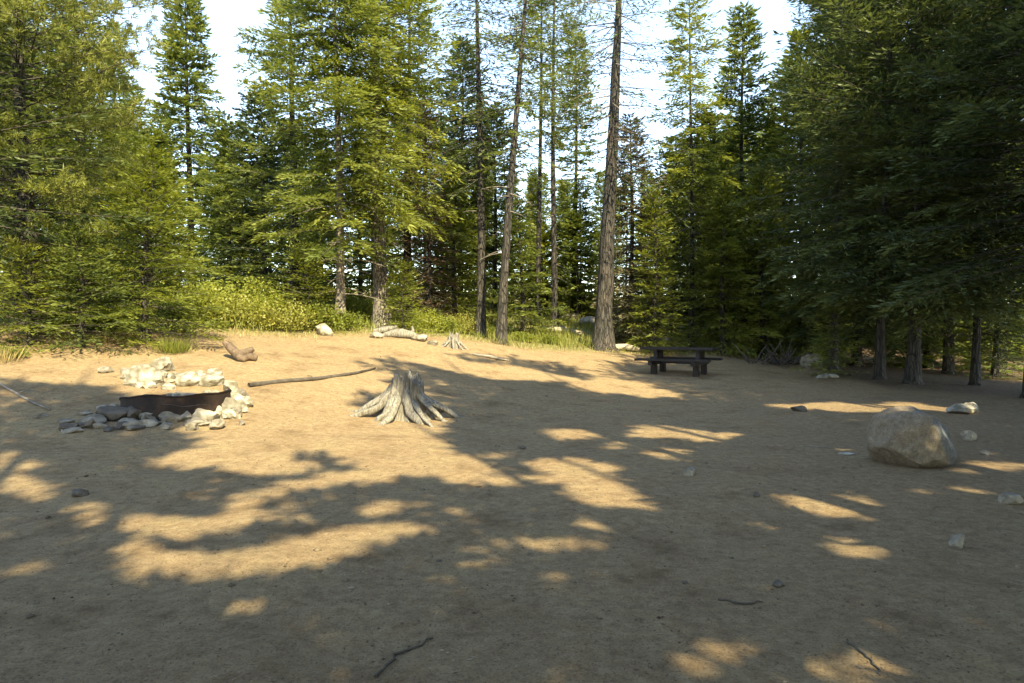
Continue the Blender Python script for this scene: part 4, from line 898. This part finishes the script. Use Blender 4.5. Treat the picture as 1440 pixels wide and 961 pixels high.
wood_piece('fallen_log', 690, 505, [(-.5, 0, .03), (0, 0, .05), (.5, .05, .03)], [.03, .04, .02], 'driftwood', 'slim pale stick log at the dirt edge below the leaning trunk', 'log', seed=33)
# brush pile (1100,490)
T = Tubes(); o = on_ground(1100, 514); rng = np.random.RandomState(8)
for i in range(40):
    a = rng.uniform(0, 6.28); L = rng.uniform(.5, 1.3); el = rng.uniform(.05, 1.0)
    c = rng.normal(size=3)*[.45, .3, 0]; d = np.array([math.cos(a)*math.cos(el), math.sin(a)*math.cos(el), math.sin(el)])
    p0 = c+[0, 0, .05]; T.add([p0, p0+d*L*.5+rng.normal(size=3)*.05, p0+d*L], [.035, .025, .010], 5)
tag(link('brush_pile', T.mesh('brush_pile'), M['limb'], loc=o), 'heap of bleached dead branches at the edge of the right stand', 'brush pile')

# ------------------------------------------------------------------ picnic table
def box(parent, name, c, s, mat, rot=None):
    bm = bmesh.new(); bmesh.ops.create_cube(bm, size=1)
    for v in bm.verts: v.co = Vector((v.co.x*s[0], v.co.y*s[1], v.co.z*s[2]))
    bmesh.ops.bevel(bm, geom=bm.edges[:], offset=.006, segments=2, affect='EDGES')
    me = bpy.data.meshes.new(name); bm.to_mesh(me); bm.free()
    ob = link(name, me, M[mat], parent, loc=c)
    if rot: ob.rotation_euler = rot
    return ob
def planks(parent, name, cx, cy, z, Lx, n, w, th_, gap=.012):
    bm = bmesh.new()
    for i in range(n):
        y = cy+(i-(n-1)/2)*(w+gap)
        r = bmesh.ops.create_cube(bm, size=1)
        for v in r['verts']: v.co = Vector((v.co.x*Lx+cx+.01*(i % 2), v.co.y*w+y, v.co.z*th_+z))
    bmesh.ops.bevel(bm, geom=bm.edges[:], offset=.005, segments=1, affect='EDGES')
    me = bpy.data.meshes.new(name); bm.to_mesh(me); bm.free(); return link(name, me, M['table'], parent)
tl = on_ground(960, 529); tl.y += .45; tl.z = H(tl.x, tl.y)
pt = empty('picnic_table', tl, math.radians(-30)); tag(pt, 'dark brown wooden picnic table with attached benches at the far side of the clearing', 'picnic table')
planks(pt, 'tabletop', 0, 0, .755, 2.15, 3, .24, .07)
planks(pt, 'bench', 0, -.70, .44, 2.15, 1, .28, .065)
planks(pt, 'bench', 0, .70, .44, 2.15, 1, .28, .065)
for sx in (-.62, .62):
    box(pt, 'crossbeam', (sx, 0, .345), (.12, 1.6, .12), 'table')
    box(pt, 'crossbeam', (sx, 0, .682), (.11, .68, .07), 'table')
    for sy in (-.42, .42):
        box(pt, 'leg', (sx, sy, .12), (.16, .16, .33), 'table')
        box(pt, 'strut', (sx, sy*.55, .525), (.12, .13, .25), 'table', rot=(math.radians(14 if sy > 0 else -14), 0, 0))
box(pt, 'brace', (0, 0, .345), (1.11, .1, .08), 'table')

# ------------------------------------------------------------------ litter on the dirt
n = 26000
y = 2.0+rg.rand(n)**1.6*19; x = (rg.rand(n)*2-1)*.85*y
pxx = CX+F*x/y; ok = y < edge_depth(x, y)+4*(pxx > 1080)
x, y = x[ok], y[ok]; n = len(x)
P = np.stack([x, y, hgt(x, y)+.003], 1); a = rg.uniform(0, 6.28, n)
D = np.stack([np.cos(a), np.sin(a), rg.uniform(-.02, .12, n)], 1)
L = rg.uniform(.006, .030, n)*(1+.04*y); W = L*rg.choice([.10, .16, .35], n)
me = blades_mesh('litter', P, D, L, W, rg.rand(n), rg, np.tile([0, 0, 1.], (n, 1)))
tag(link('forest_litter', me, M['litter']), 'needles, bark bits and cone scales scattered over the bare dirt', 'litter', kind='stuff')
# gravel: small solid bits
bmV = []; bmF = []; n = 2600; c = 0
y = 2.0+rg.rand(n)**1.5*15; x = (rg.rand(n)*2-1)*.82*y
base = np.array([(1, 0, 0), (-1, 0, 0), (0, 1, 0), (0, -1, 0), (0, 0, 1), (0, 0, -1.)]); tri = np.array([(0, 2, 4), (2, 1, 4), (1, 3, 4), (3, 0, 4), (2, 0, 5), (1, 2, 5), (3, 1, 5), (0, 3, 5)])
z = hgt(x, y); s = rg.uniform(.003, .010, n)*(1+(rg.rand(n) > .96)*1.5)*(1+.05*y)
V = base[None]*rg.uniform(.6, 1.3, (n, 6, 1))*s[:, None, None]*np.array([1, 1, .6])+np.stack([x, y, z+s*.15], 1)[:, None]
Fq = (tri[None]+(np.arange(n)*6)[:, None, None]).reshape(-1, 3)
tag(link('gravel', np_mesh('gravel', V.reshape(-1, 3), Fq), M['litter']), 'fine gravel and crumbs of earth strewn on the dirt', 'gravel', kind='stuff')

# ------------------------------------------------------------------ sky, sun, camera
w = bpy.data.worlds.new('World'); scene.world = w; w.use_nodes = True
nt = w.node_tree; nt.nodes.clear()
sky = nt.nodes.new('ShaderNodeTexSky'); sky.sky_type = 'NISHITA'; sky.sun_disc = False
sky.sun_elevation = SUN_EL; sky.sun_rotation = math.pi/2-SUN_AZ; sky.air_density = 1.0; sky.dust_density = .2; sky.ozone_density = 3.0; sky.altitude = 1500
bg = nt.nodes.new('ShaderNodeBackground'); bg.inputs['Strength'].default_value = .115
ow = nt.nodes.new('ShaderNodeOutputWorld'); nt.links.new(sky.outputs[0], bg.inputs[0]); nt.links.new(bg.outputs[0], ow.inputs[0])
sd = bpy.data.lights.new('sun', 'SUN'); sd.energy = 2.0; sd.angle = math.radians(.5); sd.color = (.98, 1, .83)
so = bpy.data.objects.new('sun', sd); COL.objects.link(so)
so.rotation_euler = Vector(-S).to_track_quat('-Z', 'Y').to_euler(); so.location = (20, -20, 30)
cam = bpy.data.cameras.new('camera'); cam.lens = 24; cam.sensor_width = 36; cam.clip_end = 2000; cam.clip_start = .05
co = bpy.data.objects.new('camera', cam); COL.objects.link(co); co.location = (0, 0, CAM_Z); co.rotation_euler = (math.pi/2-PITCH, 0, 0)
scene.camera = co
scene.cycles.max_bounces = 5; scene.cycles.diffuse_bounces = 3; scene.cycles.glossy_bounces = 1; scene.cycles.transmission_bounces = 3
vs = scene.view_settings; vs.view_transform = 'Standard'; vs.look = 'None'; vs.use_white_balance = True; vs.white_balance_temperature = 8800; vs.exposure = 2.85; vs.gamma = 1; vs.use_curve_mapping = False
